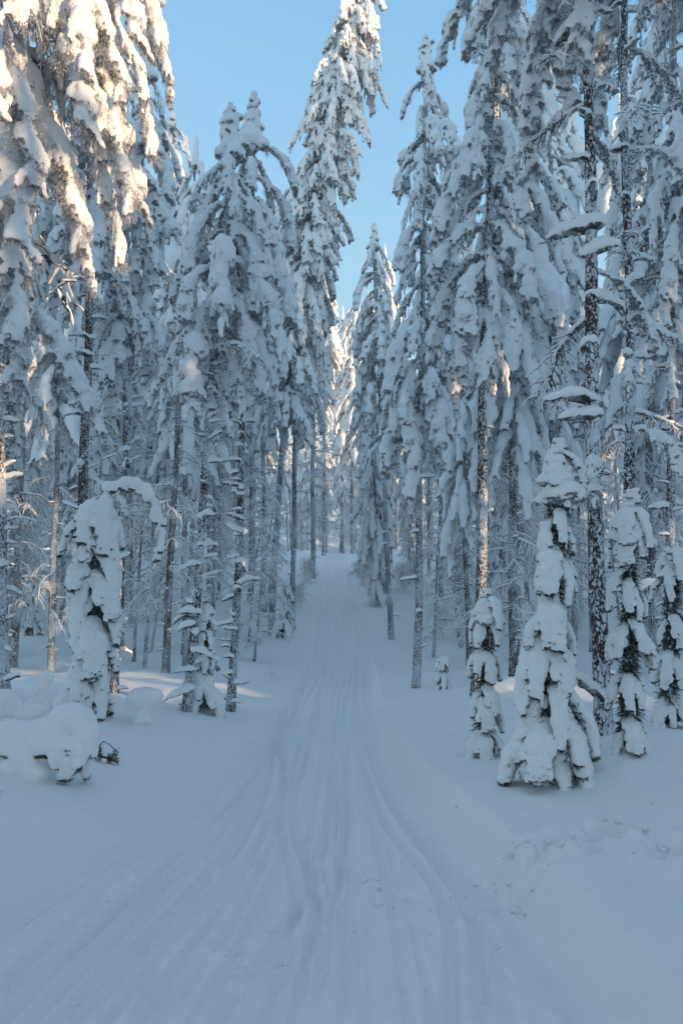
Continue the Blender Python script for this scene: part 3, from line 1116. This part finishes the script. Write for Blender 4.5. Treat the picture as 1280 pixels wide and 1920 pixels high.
T('thin frosted pine just right of the bare-stemmed pine, second in line', 825, 1180, 830, 330, 5, 0.47, 0.95, seed=9, group=GR, dens=5)
# left side
T('pine wrapped in snow clumps at the far left edge of the picture', 8, 1325, -20, 150, 16, 0.50, 1.0, seed=20, group=GL, stub=7, limb=1.2, dens=4, near=True)
T('dark reddish pine trunk behind the bent snow-covered tree on the left', 150, 1300, 180, -60, 11.5, 0.54, 1.0, red=True, seed=21, group=GL, stub=5, limb=1.4)
T('pine with a thickly snowed trunk just right of the bent tree', 212, 1298, 275, 110, 8, 0.52, 1.0, seed=22, group=GL, stub=4.5, dens=6, limb=0.6)
T('small-crowned pine trunk standing alone behind the snowy stump', 242, 1168, 250, 330, 7, 0.52, 0.95, seed=23, group=GL, stub=4)
T('pine with ragged snow shelves on its trunk and a small spruce at its foot', 350, 1333, 432, 250, 9, 0.6, 0.68, taper=0.40, seed=24, group=GL, stub=7, dens=6, limb=0.7)
T('pine with clumped snow on dark bark, nearest to the trail on the left', 434, 1333, 478, 235, 8.5, 0.59, 0.66, taper=0.35, seed=25, group=GL, stub=7, dens=6, limb=0.8)
T('tallest pine, leaning right over the trail with long hanging snow boughs', 508, 1192, 672, -30, 6.5, 0.34, 2.3, taper=0.05, seed=26, group=GL, dens=9.5, bend=(-0.75, 0, 0), droop_bias=0.3)
T('pine standing behind the tallest one, dark trunk by the trail edge', 548, 1180, 560, 330, 5.5, 0.46, 1.1, seed=27, group=GL, dens=5)
T('pine with a broad snowed crown behind the left pair of trunks', 392, 1215, 395, 380, 5.5, 0.48, 1.05, seed=28, group=GL, dens=5, stub=4)
T('slender snow-crusted pine between the snowy stump and the left pair', 310, 1165, 322, 215, 5.5, 0.5, 1.1, seed=29, group=GL, dens=5, stub=4)

# the near pine whose boughs hang into the top left corner
rs = np.random.RandomState(77)
nb = Vector((-3.75, 6.1, float(height(-3.75, 6.1))))
root = empty('pine_tree', nb - Vector((0, 0, 0.15)), 'nearest pine, its long sunlit boughs hanging into the top left corner', 'pine tree', GL)
g, P, t, Rr = trunk_geo(rs, [np.zeros(3), np.array([0.1, 0, 5]), np.array([0.2, 0.1, 11.5])], 0.16, 0.04, BARKm)
part('trunk', g.mesh('trunk'), root)
for q, (px, row, dd, wd) in enumerate([(60, 690, 5.7, 1.0), (95, 560, 5.9, 0.9), (30, 600, 5.3, 1.0), (185, 510, 6.2, 0.8), (165, 440, 5.9, 0.9), (262, 352, 6.3, 0.8), (295, 300, 6.5, 0.8),
                       (318, 150, 6.6, 0.9), (240, 380, 6.0, 0.8), (205, 250, 5.8, 1.0), (150, 290, 5.6, 1.0), (20, 420, 5.2, 1.1), (90, 330, 5.4, 1.1), (50, 200, 5.0, 1.1), (225, 460, 6.4, 0.7),
                       (170, 120, 5.5, 1.0), (240, 180, 6.1, 0.9), (280, 90, 6.2, 0.9), (120, 60, 5.0, 1.1), (0, 100, 4.8, 1.1), (-40, 500, 5.0, 1.0), (300, -20, 6.6, 1.0), (200, 20, 5.9, 1.0), (130, 400, 6.3, 0.9), (10, 250, 6.3, 1.1), (325, 60, 7.0, 0.9)]):
    k = q % 4
    tip = at_depth(px, row, dd)
    d = Vector((tip.x - nb.x - 0.12, tip.y - nb.y, 0))
    s = d.length / NEARB[k].tip[0]
    sz = rs.uniform(0.9, 1.1)
    az = math.atan2(d.y, d.x)
    if s > 1.0:
        # the bough hangs from the outer end of a long limb
        out = d.length - NEARB[k].tip[0] * 0.8
        org = Vector((0.12 + math.cos(az) * out, math.sin(az) * out, tip.z - NEARB[k].tip[2] * sz - nb.z))
        part('bough', ME_N[k], root, org, (rs.normal() * 0.12, 0, az + rs.normal() * 0.15), (0.8, wd, sz))
        sl_ = out / LIMB[0].tip[0]
        part('branch', ME_L[0], root, (0.12, 0, org.z - LIMB[0].tip[2] * sl_), (0, 0, az), (sl_, 0.8, sl_))
    else:
        part('bough', ME_N[k], root, (0.12, 0, tip.z - NEARB[k].tip[2] * sz - nb.z + 0.15), (rs.normal() * 0.12, 0, az), (s, wd, sz))
for i in range(20):
    z = rs.uniform(4.0, 8.0)
    part('branch', ME_L[rs.randint(len(LIMB))], root, (0.1, 0, z), (rs.normal() * 0.2, rs.normal() * 0.2, rs.uniform(-1.3, 0.9)), [rs.uniform(0.7, 1.15)] * 3)
for i in range(26):
    z = rs.uniform(6.5, 11.3)
    s = rs.uniform(0.6, 0.85)
    part('bough', ME_N[rs.randint(4)], root, (0.15, 0, z), (0, 0, rs.uniform(0, 6.28)), (s, s, s))


# young spruces
def SP(label, px, row, tpx, trow, wpx, **k):
    b = gp(px, row)
    t = at_depth(tpx, trow, b.y)
    spruce(label, b, t.z - b.z, wpx / 2 / FPX * b.y, lean=(t.x - b.x, 0), **k)


SP('largest young spruce at the right, draped in thick tongues of snow', 1022, 1470, 1046, 815, 150, seed=1, top_r=0.40)
SP('young spruce just right of the thick bare pine trunk, slimmer than the largest', 1178, 1405, 1180, 925, 84, seed=2, top_r=0.5)
SP('young spruce at the right edge with narrow hanging boughs', 1250, 1362, 1262, 1010, 84, seed=3, top_r=0.4)
SP('small young spruce left of the largest one, with a rounded snow top', 903, 1418, 915, 1100, 74, seed=4, top_r=0.45)
SP('snow-crusted little spruce at the foot of the left pair of pines', 378, 1333, 388, 1120, 70, seed=5, top_r=0.4)
SP('tiny snow-covered spruce seedling beside the bare-stemmed pine', 830, 1292, 830, 1222, 30, seed=6, levels=4)
SP('small snowy spruce at the foot of the tallest pine', 531, 1196, 538, 1085, 38, seed=7, levels=7)
SP('snow-crusted spruce standing behind the bare-stemmed pine, near the white thicket', 965, 1235, 968, 1010, 36, seed=8)
SP('small round-topped spruce far left behind the snow mounds', 60, 1190, 60, 1060, 44, seed=9, levels=7)

# bent tree: column of snow with an arching top
b = gp(168, 1342)
root = spruce('lower part of bent tree', b, (1342 - 930) / FPX * b.y, 56 / FPX * b.y, seed=15, top_r=0.75, tops=False)
root.name = 'bent_tree'
tag(root, 'bent young tree cloaked in snow, its top arching over to the right', 'bent tree')
del root['group']
rs = np.random.RandomState(5)
arch = [at_depth(px, r, b.y) - b + Vector((0, 0, 0.06)) for px, r in [(190, 960), (205, 915), (232, 905), (262, 918), (290, 940), (302, 975), (304, 1005), (296, 1035), (290, 1052)]]
bl = []
for i in range(26):
    s = i / 25 * (len(arch) - 1.001)
    k = int(s)
    p = np.array(arch[k].lerp(arch[k + 1], s - k))
    r = (0.092 - 0.045 * i / 25) * rs.uniform(0.55, 1.4)
    if i % 7 == 5:
        r *= 0.55
    bl.append((p + rs.normal(size=3) * 0.02, np.array(arch[k + 1] - arch[k]), r * 1.2, r, 1))
for k in range(16):
    a = rs.uniform(0, 6.28)
    z = rs.uniform(0.66, 1.0) * (1342 - 925) / FPX * b.y
    bl.append((np.array([0.09 + math.cos(a) * 0.11, math.sin(a) * 0.11, z]), np.array([0.1, 0, -1.0]), 0.16, rs.uniform(0.08, 0.12), 1))
V, F, N = fuse(bl, 0.018, 0.05, 0.14, 3)
g = Geo().add(V, F, TONGm)
tufts(g, rs, V, N, 900, 0.035, 0.005, SPRUm, -0.45)
part('arched_top', g.mesh('arched_top'), root)

# ------------------------------------------------------------------ snow mounds over bushes and stumps
def mound(name, label, cat, blobs, voxel=0.02, lump=0.10, ls=0.3, under=True, seed=0, group=None):
    g, V, N = blob_heap(seed, blobs, voxel, lump, ls, TONGm if under else PUREm)
    base = V[:, :].mean(axis=0)
    base[2] = V[:, 2].min()
    root = empty(name, base, label, cat, group)
    Vv, Ff, Mm = g.cat()
    g2 = Geo().add(Vv - base, Ff, Mm)
    part('snow_cover', g2.mesh('snow_cover'), root)
    if under:
        rs = np.random.RandomState(seed)
        g3 = Geo()
        tufts(g3, rs, V - base, N, 900, 0.035, 0.005, SPRUm, -0.6, 1.0)
        part('hanging_needles', g3.mesh('hanging_needles'), root)
    return root


def B(px, row, dep, hl, r, dirv=(1, 0, 0.2), fl=0.85):
    p = at_depth(px, row, dep)
    return (np.array(p), np.array(dirv, float), hl, r, fl)


dm = gp(100, 1465).y
mound('snowed_in_bush', 'low bush bowed under a huge double hump of snow at the lower left', 'snowy bush',
      [B(130, 1345, dm, 0.153, 0.127), B(105, 1365, dm, 0.180, 0.123), B(160, 1362, dm, 0.117, 0.098, (0.3, 0, -1)), B(172, 1395, dm, 0.126, 0.070, (0.2, 0, -1)),
       B(150, 1420, dm - 0.05, 0.117, 0.070, (-0.2, 0, -1)), B(70, 1375, dm + 0.1, 0.180, 0.107), B(35, 1380, dm, 0.180, 0.107), B(5, 1375, dm, 0.180, 0.098),
       B(40, 1410, dm - 0.05, 0.126, 0.074, (0, 0, -1)), B(10, 1420, dm, 0.144, 0.074, (0, 0, -1)), B(105, 1410, dm - 0.1, 0.126, 0.082, (0, 0, -1)),
       B(120, 1435, dm - 0.05, 0.090, 0.057, (0.1, 0, -1)), B(85, 1435, dm, 0.108, 0.049, (-0.1, 0, -1)), B(60, 1440, dm, 0.090, 0.041, (0, 0, -1)), B(-40, 1400, dm, 0.225, 0.164),
       B(15, 1442, dm - 0.03, 0.12, 0.10), B(62, 1450, dm - 0.03, 0.10, 0.085), B(-30, 1445, dm, 0.2, 0.12), B(128, 1448, dm - 0.02, 0.09, 0.075), B(148, 1392, dm + 0.02, 0.12, 0.11, (0, 0, -1)), B(60, 1408, dm, 0.12, 0.10), B(128, 1400, dm, 0.12, 0.10), B(90, 1395, dm, 0.14, 0.12), B(20, 1405, dm, 0.14, 0.11), B(165, 1375, dm, 0.11, 0.10), B(30, 1440, dm, 0.090, 0.057, (0, 0, -1)), B(-20, 1450, dm, 0.090, 0.082, (0, 0, -1)), B(165, 1440, dm + 0.15, 0.108, 0.074, (0, 0, -1))], seed=1)
mound('snow_mound', 'rounded snow hump at the left edge below the clumpy pine', 'snow mound',
      [B(5, 1310, dm + 2.0, 0.2, 0.13), B(-30, 1325, dm + 2.0, 0.3, 0.2), B(25, 1330, dm + 2, 0.12, 0.10), B(55, 1335, dm + 1.9, 0.16, 0.09)], 0.025, under=False, seed=2)
mound('snow_mound', 'leaning snow hump left of the bent tree base', 'snow mound',
      [B(78, 1300, dm + 2.3, 0.15, 0.085, (0.5, 0, 1)), B(85, 1275, dm + 2.3, 0.1, 0.07, (0.6, 0, 1)), B(65, 1325, dm + 2.3, 0.15, 0.10)], 0.022, under=False, seed=3)
ds = gp(280, 1362).y
mound('snow_capped_stump', 'mushroom-shaped cap of snow on a small stump, lit on its right side', 'snowy stump',
      [B(268, 1308, ds, 0.22, 0.16, (1, 0, 0.1), 0.9), B(290, 1306, ds, 0.12, 0.115, (1, 0, 0.1), 0.95), B(245, 1322, ds, 0.10, 0.07), B(270, 1335, ds, 0.1, 0.085, (0, 0, 1)),
       B(262, 1350, ds, 0.1, 0.09), B(280, 1350, ds, 0.08, 0.05, (0.3, 0, -1)), B(245, 1340, ds, 0.08, 0.06)], 0.018, 0.03, 0.2, under=False, seed=4)
for k, (px, row, r, lb) in enumerate([(304, 1203, 16, 'round ball of snow on the forest floor behind the snowy stump'), (268, 1196, 12, 'smaller snow ball left of the round one behind the stump'),
                                      (92, 1092, 24, 'arched snow-covered sapling far left among the distant trunks'), (120, 1245, 12, 'low snow hump between the clumpy pine and bent tree')]):
    q = gp(px, row + r * 0.6)
    rr = r / FPX * q.y
    mound('snow_mound', lb, 'snow mound', [B(px, row, q.y, rr * 1.2, rr), B(px + r * 0.8, row + r * 0.3, q.y, rr * 0.9, rr * 0.7), B(px - r * 0.7, row + r * 0.4, q.y, rr, rr * 0.6)], 0.03, 0.06, 0.25, under=(k == 2), seed=10 + k)

# dry broken twig with seed heads in front of the mound
b = gp(205, 1432)
root = empty('dry_branch', b, 'small brown dry branch poking out of the snow beside the bush hump', 'dry branch')
rs = np.random.RandomState(9)
MATS.append(M_DRY)
DRYm = 9


def pv(px, row, dy=0.0):
    return np.array(at_depth(px, row, b.y + dy) - b)


g = Geo()
tube(np.array([pv(172, 1412), pv(188, 1418), pv(205, 1422), pv(222, 1430)]), [0.010, 0.010, 0.009, 0.006], 6, DRYm, g)
tube(np.array([pv(183, 1416), pv(187, 1398), pv(194, 1390), pv(206, 1396), pv(218, 1408)]), [0.006, 0.006, 0.005, 0.004, 0.004], 5, DRYm, g)
part('stem', g.mesh('stem'), root)
for (a, c) in [((187, 1400), (187, 1424)), ((215, 1404), (218, 1430)), ((205, 1416), (207, 1430))]:
    g = Geo()
    A, Bv = pv(*a), pv(*c)
    idx = rs.rand(160, 1)
    PP = A * (1 - idx) + Bv * idx + rs.normal(size=(160, 3)) * 0.012
    g.add(*blades(rs, PP, rs.normal(size=(160, 3)) + [0, 0, -0.6], 0.04, 0.005), DRYm)
    part('leaf_tuft', g.mesh('leaf_tuft'), root)


# ------------------------------------------------------------------ frosted bushes and saplings of thin bowed shoots
def bowed(label, px, row, hpx, wpx, n, seed, name='frosted_bush', cat='frosted bush', thin=0.012):
    b = gp(px, row)
    H, W = hpx / FPX * b.y, wpx / FPX * b.y
    rs = np.random.RandomState(seed)
    root = empty(name, b, label, cat)
    g = Geo()
    for i in range(n):
        a = rs.uniform(0, 6.28)
        h = H * rs.uniform(0.5, 1.0)
        rch = W * rs.uniform(0.3, 1.0) * 0.5
        s = np.linspace(0, 1, 9)
        x = rch * (s ** 1.6)
        z = h * np.sin(s * math.pi * rs.uniform(0.55, 0.95)) - 0.05
        pts = np.stack([np.cos(a) * x, np.sin(a) * x, z], -1) + rs.normal(size=3) * [0.05, 0.05, 0]
        tube(pts, np.linspace(thin * 1.5, thin * 0.7, 9), 5, TWIGm, g)
        for k in range(7):
            q = pts[rs.randint(2, 9)]
            d = np.array([rs.normal(), rs.normal(), -0.6])
            d /= np.linalg.norm(d)
            ln = H * rs.uniform(0.12, 0.3)
            tube(np.array([q, q + d * ln * 0.5, q + d * ln * 0.8 + [0, 0, -0.3 * ln]]), [thin * 0.8, thin * 0.6, thin * 0.5], 4, TWIGm, g)
    part('shoots', g.mesh('shoots'), root)


bowed('round bush of bowed frosted shoots on the right edge of the distant trail', 680, 1098, 52, 62, 40, 1, thin=0.022)
bowed('low spreading frosted bush flattened by snow, beyond the frosted thin pine', 712, 1136, 16, 60, 22, 2, thin=0.02)
bowed('frosted weeping bush between the bare-stemmed pine and the leaning pine', 826, 1200, 85, 70, 36, 3, thin=0.012)
bowed('sunlit frosted bush left of the trail near the crest', 575, 1092, 48, 50, 34, 4, thin=0.022)
bowed('frosted shrub right of the leaning pine trunk, among the white thicket', 935, 1195, 90, 60, 34, 5, thin=0.012)
bowed('thin frosted twigs poking from the snow left of the trail', 505, 1278, 34, 30, 6, 6, name='frosted_twigs', cat='twigs', thin=0.006)
bowed('frosted bowed saplings in the forest left, behind the left pair', 300, 1128, 40, 60, 24, 7, thin=0.02)
bowed('frosted thicket beside the three brown stems on the right', 760, 1110, 60, 60, 40, 8, thin=0.022)
bowed('frosted thicket at the right, seen past the young spruces', 1215, 1240, 70, 60, 30, 9, thin=0.015)
bowed('frosted brush behind the largest young spruce', 1080, 1200, 80, 60, 30, 10, thin=0.015)
bowed('frosted bush at the crest on the left edge of the trail', 560, 1140, 50, 44, 26, 11, thin=0.02)

# ------------------------------------------------------------------ the forest behind: shared trunks and crowns
def make_variant(seed, H=17.0, crown0=0.36, R=1.25, dens=5.0, red=False, nst=34, nl=16):
    rs = np.random.RandomState(seed)
    lean = rs.normal(size=2) * 0.25
    tg, P, t, Rr = trunk_geo(rs, [np.zeros(3), np.array([0, 0, H / 2]), np.array([lean[0], lean[1], H])], 0.125, 0.03, REDm if red else BARKm, 8, 0.4)

    def on(tt):
        return np.array([np.interp(tt, t, P[:, k]) for k in range(3)])
    for i in range(nst):
        tt = 0.02 + crown0 * rs.rand()
        a = rs.uniform(0, 6.28)
        p = on(tt) + np.array([math.cos(a), math.sin(a), 0]) * 0.07
        s = rs.uniform(0.7, 1.5)
        mt = Matrix.LocRotScale(Vector(p), Euler((0, rs.normal() * 0.2, a)), Vector((s, s, s)))
        tg.merge(STUBF[rs.randint(len(STUBF))], mt)
    cg = Geo()
    n = int(H * (1 - crown0) * dens * 1.35)
    az = 0
    for i in range(n):
        tt = crown0 + (1 - crown0) * 0.985 * (i + rs.rand()) / n
        az += 2.4 + rs.normal() * 0.35
        k = rs.randint(len(FBOUGH))
        s = min(max(crown_radius(tt, crown0, R, seed) * rs.uniform(0.65, 1.35) / FBOUGH[k].tip[0], 0.5), 1.4)
        mt = Matrix.LocRotScale(Vector(on(tt)), Euler((rs.normal() * 0.08, rs.normal() * 0.12, az)), Vector((s, s, s * rs.uniform(1.0, 1.4))))
        cg.merge(FBOUGH[k], mt)
    for i in range(nl * 2):
        tt = rs.uniform(crown0 * 0.2, crown0 + 0.12)
        s = rs.uniform(0.45, 0.95)
        mt = Matrix.LocRotScale(Vector(on(tt)), Euler((0, rs.normal() * 0.2, rs.uniform(0, 6.28))), Vector((s, s, s)))
        cg.merge(FLIMB[rs.randint(len(FLIMB))], mt)
    cg.merge(TIPF, Matrix.LocRotScale(Vector(on(0.99)), Euler((0, 0, 0)), Vector((1, 1, 1))))
    return tg.mesh('trunk'), cg.mesh('crown'), H


def coarse_stub(seed):
    rs = np.random.RandomState(seed)
    g = Geo()
    bl = [(np.array([0.06 + 0.07 * i, rs.normal() * 0.02, 0.03]), np.array([1, 0, 0]), 0.07, 0.055 - 0.01 * i, 0.8) for i in range(3)]
    V, F, N = fuse(bl, 0.045, 0.0, 0.1, 1)
    return g.add(V, F, TONGm)


STUBF = [coarse_stub(600 + i) for i in range(3)]
_t = [(np.array([0, 0, 0.12 * i - 0.1]), np.array([0, 0, 1.0]), 0.14, 0.15 - 0.012 * i, 1) for i in range(9)]
_V, _F, _N = fuse(_t, 0.06, 0.05, 0.1, 1)
TIPF = Geo().add(_V, _F, LOADm)
VAR = [make_variant(700, 17, 0.50, 1.2), make_variant(701, 17, 0.38, 1.1, 5.5, nl=30), make_variant(702, 17, 0.56, 1.25, red=True, nl=26), make_variant(703, 17, 0.48, 1.0, 5.5, nl=26),
       make_variant(704, 17, 0.32, 1.15, 5.0, nl=30), make_variant(705, 17, 0.54, 1.1, 5.0, red=True, nl=26), make_variant(706, 17, 0.10, 1.0, 4.6, nst=10, nl=24)]


LOOK = ['snowy pine with half-bare stem', 'snowy pine with low hanging boughs', 'snowy pine with long brown stem', 'slim snowy pine, frosted stem',
        'snowy pine clothed far down', 'snowy pine, brown stem, narrow crown', 'snowy pine with boughs near ground']


def forest_tree(x, y, k, s, rz, label, group, tilt=(0, 0)):
    b = Vector((x, y, float(height(x, y)) - 0.12))
    r = empty('pine_tree', b, label, 'pine tree', group)
    r.rotation_euler = (tilt[0], tilt[1], rz)
    r.scale = (s, s, s)
    part('trunk', VAR[k][0], r)
    part('crown', VAR[k][1], r)
    return r


placed = [(o.location.x, o.location.y) for o in C.objects if o.get('category') in ('pine tree', 'spruce', 'bent tree')]
rs = np.random.RandomState(42)
# stems with a place of their own in the photograph
for px, row, tpx, trow, k, lb in [
        (716, 1112, 722, 480, 2, 'brown pine stem right of the distant trail, front one of three close together'),
        (707, 1086, 705, 540, 5, 'brown pine stem in the middle of three close together beyond the white thin pine'),
        (697, 1064, 690, 560, 2, 'rearmost of the three brown stems close together right of the trail'),
        (607, 1042, 604, 530, 3, 'pine at the left shoulder of the trail crest, catching sun on its top'),
        (640, 1036, 645, 590, 4, 'pine far up the trail just past the crest'),
        (660, 1038, 672, 560, 1, 'pine past the crest on the right, its foot hidden in frosted brush'),
        (586, 1085, 592, 420, 3, 'pine leaning to the trail halfway up the hill on the left'),
        (470, 1130, 470, 360, 0, 'pine behind the clumpy-barked one, halfway back on the left'),
        (1075, 1200, 1060, 150, 1, 'pale snowed-in pine behind the largest young spruce'),
        (1212, 1190, 1225, 200, 0, 'pine in the second row behind the right edge spruces'),
        (100, 1150, 110, 200, 1, 'pine deeper in the forest left of the bent tree'),
        (40, 1170, 45, 260, 4, 'snow-crusted pine behind the far left edge pine'),
        (185, 1160, 190, 260, 3, 'pine in the second row behind the bent tree')]:
    b = gp(px, row)
    tp = at_depth(tpx, trow, b.y)
    H = tp.z - b.z
    forest_tree(b.x, b.y, k, H / 17, rs.uniform(0, 6.28), lb, GR if px > 640 else GL)
    placed.append((b.x, b.y))


def clear(x, y, d):
    return all((x - a) ** 2 + (y - c) ** 2 > d * d for a, c in placed)


n_f = 0
tries = 0
while n_f < 210 and tries < 30000:
    tries += 1
    y = 15 + 105 * rs.rand() ** 1.05
    half = 0.46 * y + 3
    x = rs.uniform(-half, half)
    l, r = edges(np.array(y))
    edge = 0.9 + 0.6 * rs.rand()
    if y < 92 and float(l) - edge < x < float(r) + edge:
        continue
    if y < 30 and -4.2 < x < 3.2:
        continue
    if y < 18.5 and abs(x) < 0.44 * y:
        continue
    if not clear(x, y, 1.5 + 0.012 * y):
        continue
    placed.append((x, y))
    side = 'left' if x < float(l) else 'right'
    band = 'near ranks' if y < 35 else ('middle ranks' if y < 60 else 'far ranks')
    k = (0, 2, 5, 3, 0, 2, 1)[rs.randint(7)] if (side == 'left' and y < 75) else rs.randint(len(VAR) if y > 30 else len(VAR) - 1)
    s = rs.uniform(0.72, 1.1) * (1.0 if y < 60 else 0.9)
    forest_tree(x, y, k, s, rs.uniform(0, 6.28), '%s, in the %s %s of the trail' % (LOOK[k], band, side), 'pines in the %s, %s of the trail' % (band, side),
                (rs.normal() * 0.015, rs.normal() * 0.015))
    n_f += 1

def make_birch(seed, H):
    rs = np.random.RandomState(seed)
    lean = rs.normal(size=2) * 0.5
    tg, P, t, Rr = trunk_geo(rs, [np.zeros(3), np.array([lean[0] * 0.3, lean[1] * 0.3, H / 2]), np.array([lean[0], lean[1], H])], 0.055, 0.015, BARKm, 7, 0.4)
    cg = Geo()
    for i in range(46):
        tt = 0.12 + 0.86 * (i + rs.rand()) / 46
        p = [np.interp(tt, t, P[:, k]) for k in range(3)]
        s = rs.uniform(0.5, 1.0) * (1.1 - 0.5 * tt)
        cg.merge(FLIMB[rs.randint(len(FLIMB))], Matrix.LocRotScale(Vector(p), Euler((0, rs.normal() * 0.3 - 0.2, rs.uniform(0, 6.28))), Vector((s, s, s))))
    return tg.mesh('trunk'), cg.mesh('crown')


BIRCH = [make_birch(800, 8.5), make_birch(801, 7.0), make_birch(802, 10.0)]
n_f = 0
tries = 0
while n_f < 90 and tries < 30000:
    tries += 1
    y = 21 + 64 * rs.rand()
    x = rs.uniform(-0.46 * y - 2, 0.46 * y + 2)
    l, r = edges(np.array(y))
    if float(l) - 1.6 < x < float(r) + 1.6 or (y < 24 and -3.4 < x < 3.0) or not clear(x, y, 1.1):
        continue
    placed.append((x, y))
    side = 'left' if x < float(l) else 'right'
    k = rs.randint(3)
    rt = empty('birch_tree', Vector((x, y, float(height(x, y)) - 0.1)), '%s frosted birch, %s of the trail among the %s pines' % (('slender', 'short', 'tall thin')[k], side, 'nearer' if y < 38 else 'farther'),
               'birch tree', 'frosted birches %s of the trail' % side)
    rt.rotation_euler = (rs.normal() * 0.04, rs.normal() * 0.04, rs.uniform(0, 6.28))
    sc_ = rs.uniform(0.8, 1.2)
    rt.scale = (sc_, sc_, sc_)
    part('trunk', BIRCH[k][0], rt)
    part('crown', BIRCH[k][1], rt)
    n_f += 1
n_f = 0
while n_f < 26:
    y = rs.uniform(88, 128)
    x = rs.uniform(-14, 14)
    if not clear(x, y, 1.6):
        continue
    placed.append((x, y))
    forest_tree(x, y, (6, 4, 1)[n_f % 3], rs.uniform(0.7, 0.95), rs.uniform(0, 6.28), 'snowy pine closing off the view beyond the trail crest', 'pines beyond the crest of the trail')
    n_f += 1

# the same forest goes on to the right of and behind the photographer, and keeps the low sun off the trail
n_f = 0
tries = 0
A = Vector((math.sin(SUN_AZ), math.cos(SUN_AZ), 0))
while n_f < 80 and tries < 20000:
    tries += 1
    u, v = 4 + 86 * rs.rand(), (rs.uniform(-75, 30) if rs.rand() < 0.6 else rs.uniform(-36, -14))
    x, y = u * A.x + v * A.y, u * A.y - v * A.x
    if x < 0.46 * y + 3.5 or x < 2.0:
        continue
    if abs(v + 3.4) < 2.1:
        continue
    if math.hypot(x, y) < 4.5 or not clear(x, y, 2.3):
        continue
    if abs(v + 12.0) < 1.0 and rs.rand() < 0.8:
        continue
    placed.append((x, y))
    forest_tree(x, y, 2 if abs(v + 12) < 2.2 else rs.randint(len(VAR)), rs.uniform(0.95, 1.15), rs.uniform(0, 6.28), 'snow-covered pine outside the view, to the right of the photographer', 'pines right of and behind the photographer')
    n_f += 1
SHADE = [(56 + 20 * rs.rand(), -28 + 1.3 * k) for k in range(9)] + [(16, -8.6), (24, -7.4), (31, -9.4), (38, -7.0), (46, -8.4), (9.5, -6.3), (12, -7.2), (9.6, -8.1), (12.4, -9.0), (10, -9.9), (19, -2.9)]  # spots of extra unseen pines, added to keep low sun off the trees
for k, (u, v) in enumerate(SHADE):
    forest_tree(u * A.x + v * A.y, u * A.y - v * A.x, k % 5 if k < 19 else 2, 1.15, k * 1.3, 'unseen snow-covered pine, added to block low sun from the view', 'unseen pines added to block the sun')
n_f = 0
while n_f < 26:
    x, y = rs.uniform(-14, 10), rs.uniform(-14, 11)
    if abs(x) < 0.46 * y + 2.4 or abs(x + 0.5) < 2.3 or (x > -1 and abs(x * math.cos(SUN_AZ) - y * math.sin(SUN_AZ) + 3.9) < 2.6) or not clear(x, y, 2.2):
        continue
    placed.append((x, y))
    forest_tree(x, y, rs.randint(len(VAR)), rs.uniform(0.7, 1.1), rs.uniform(0, 6.28), 'snow-covered pine outside the view, left of or behind the photographer', 'pines left of and behind the photographer')
    n_f += 1
print('objects', len(C.objects), 'ground', len(me.polygons), 'tris', sum(len(m.polygons) * 2 for m in bpy.data.meshes))

HZ = bpy.data.materials.new('thin_winter_air')
HZ.use_nodes = True
HZ.node_tree.nodes.remove(HZ.node_tree.nodes['Principled BSDF'])
pvn = HZ.node_tree.nodes.new('ShaderNodeVolumePrincipled')
pvn.inputs['Color'].default_value = (0.96, 0.98, 1.0, 1)
pvn.inputs['Density'].default_value = 0.0020
HZ.node_tree.links.new(pvn.outputs[0], HZ.node_tree.nodes['Material Output'].inputs['Volume'])
me_h = bpy.data.meshes.new('haze')
hb = bmesh.new()
bmesh.ops.create_cube(hb, size=1)
hb.to_mesh(me_h)
hb.free()
me_h.materials.append(HZ)
ho = bpy.data.objects.new('haze', me_h)
C.objects.link(ho)
zmin, zmax = float(Z.min()) - 1.0, float(Z.max()) + 22
ho.location = ((xs[0] + xs[-1]) / 2, (ys[0] + ys[-1]) / 2, (zmin + zmax) / 2)
ho.scale = (xs[-1] - xs[0] + 6, ys[-1] - ys[0] + 6, zmax - zmin)
tag(ho, 'thin cold haze between the distant trees', kind='stuff')
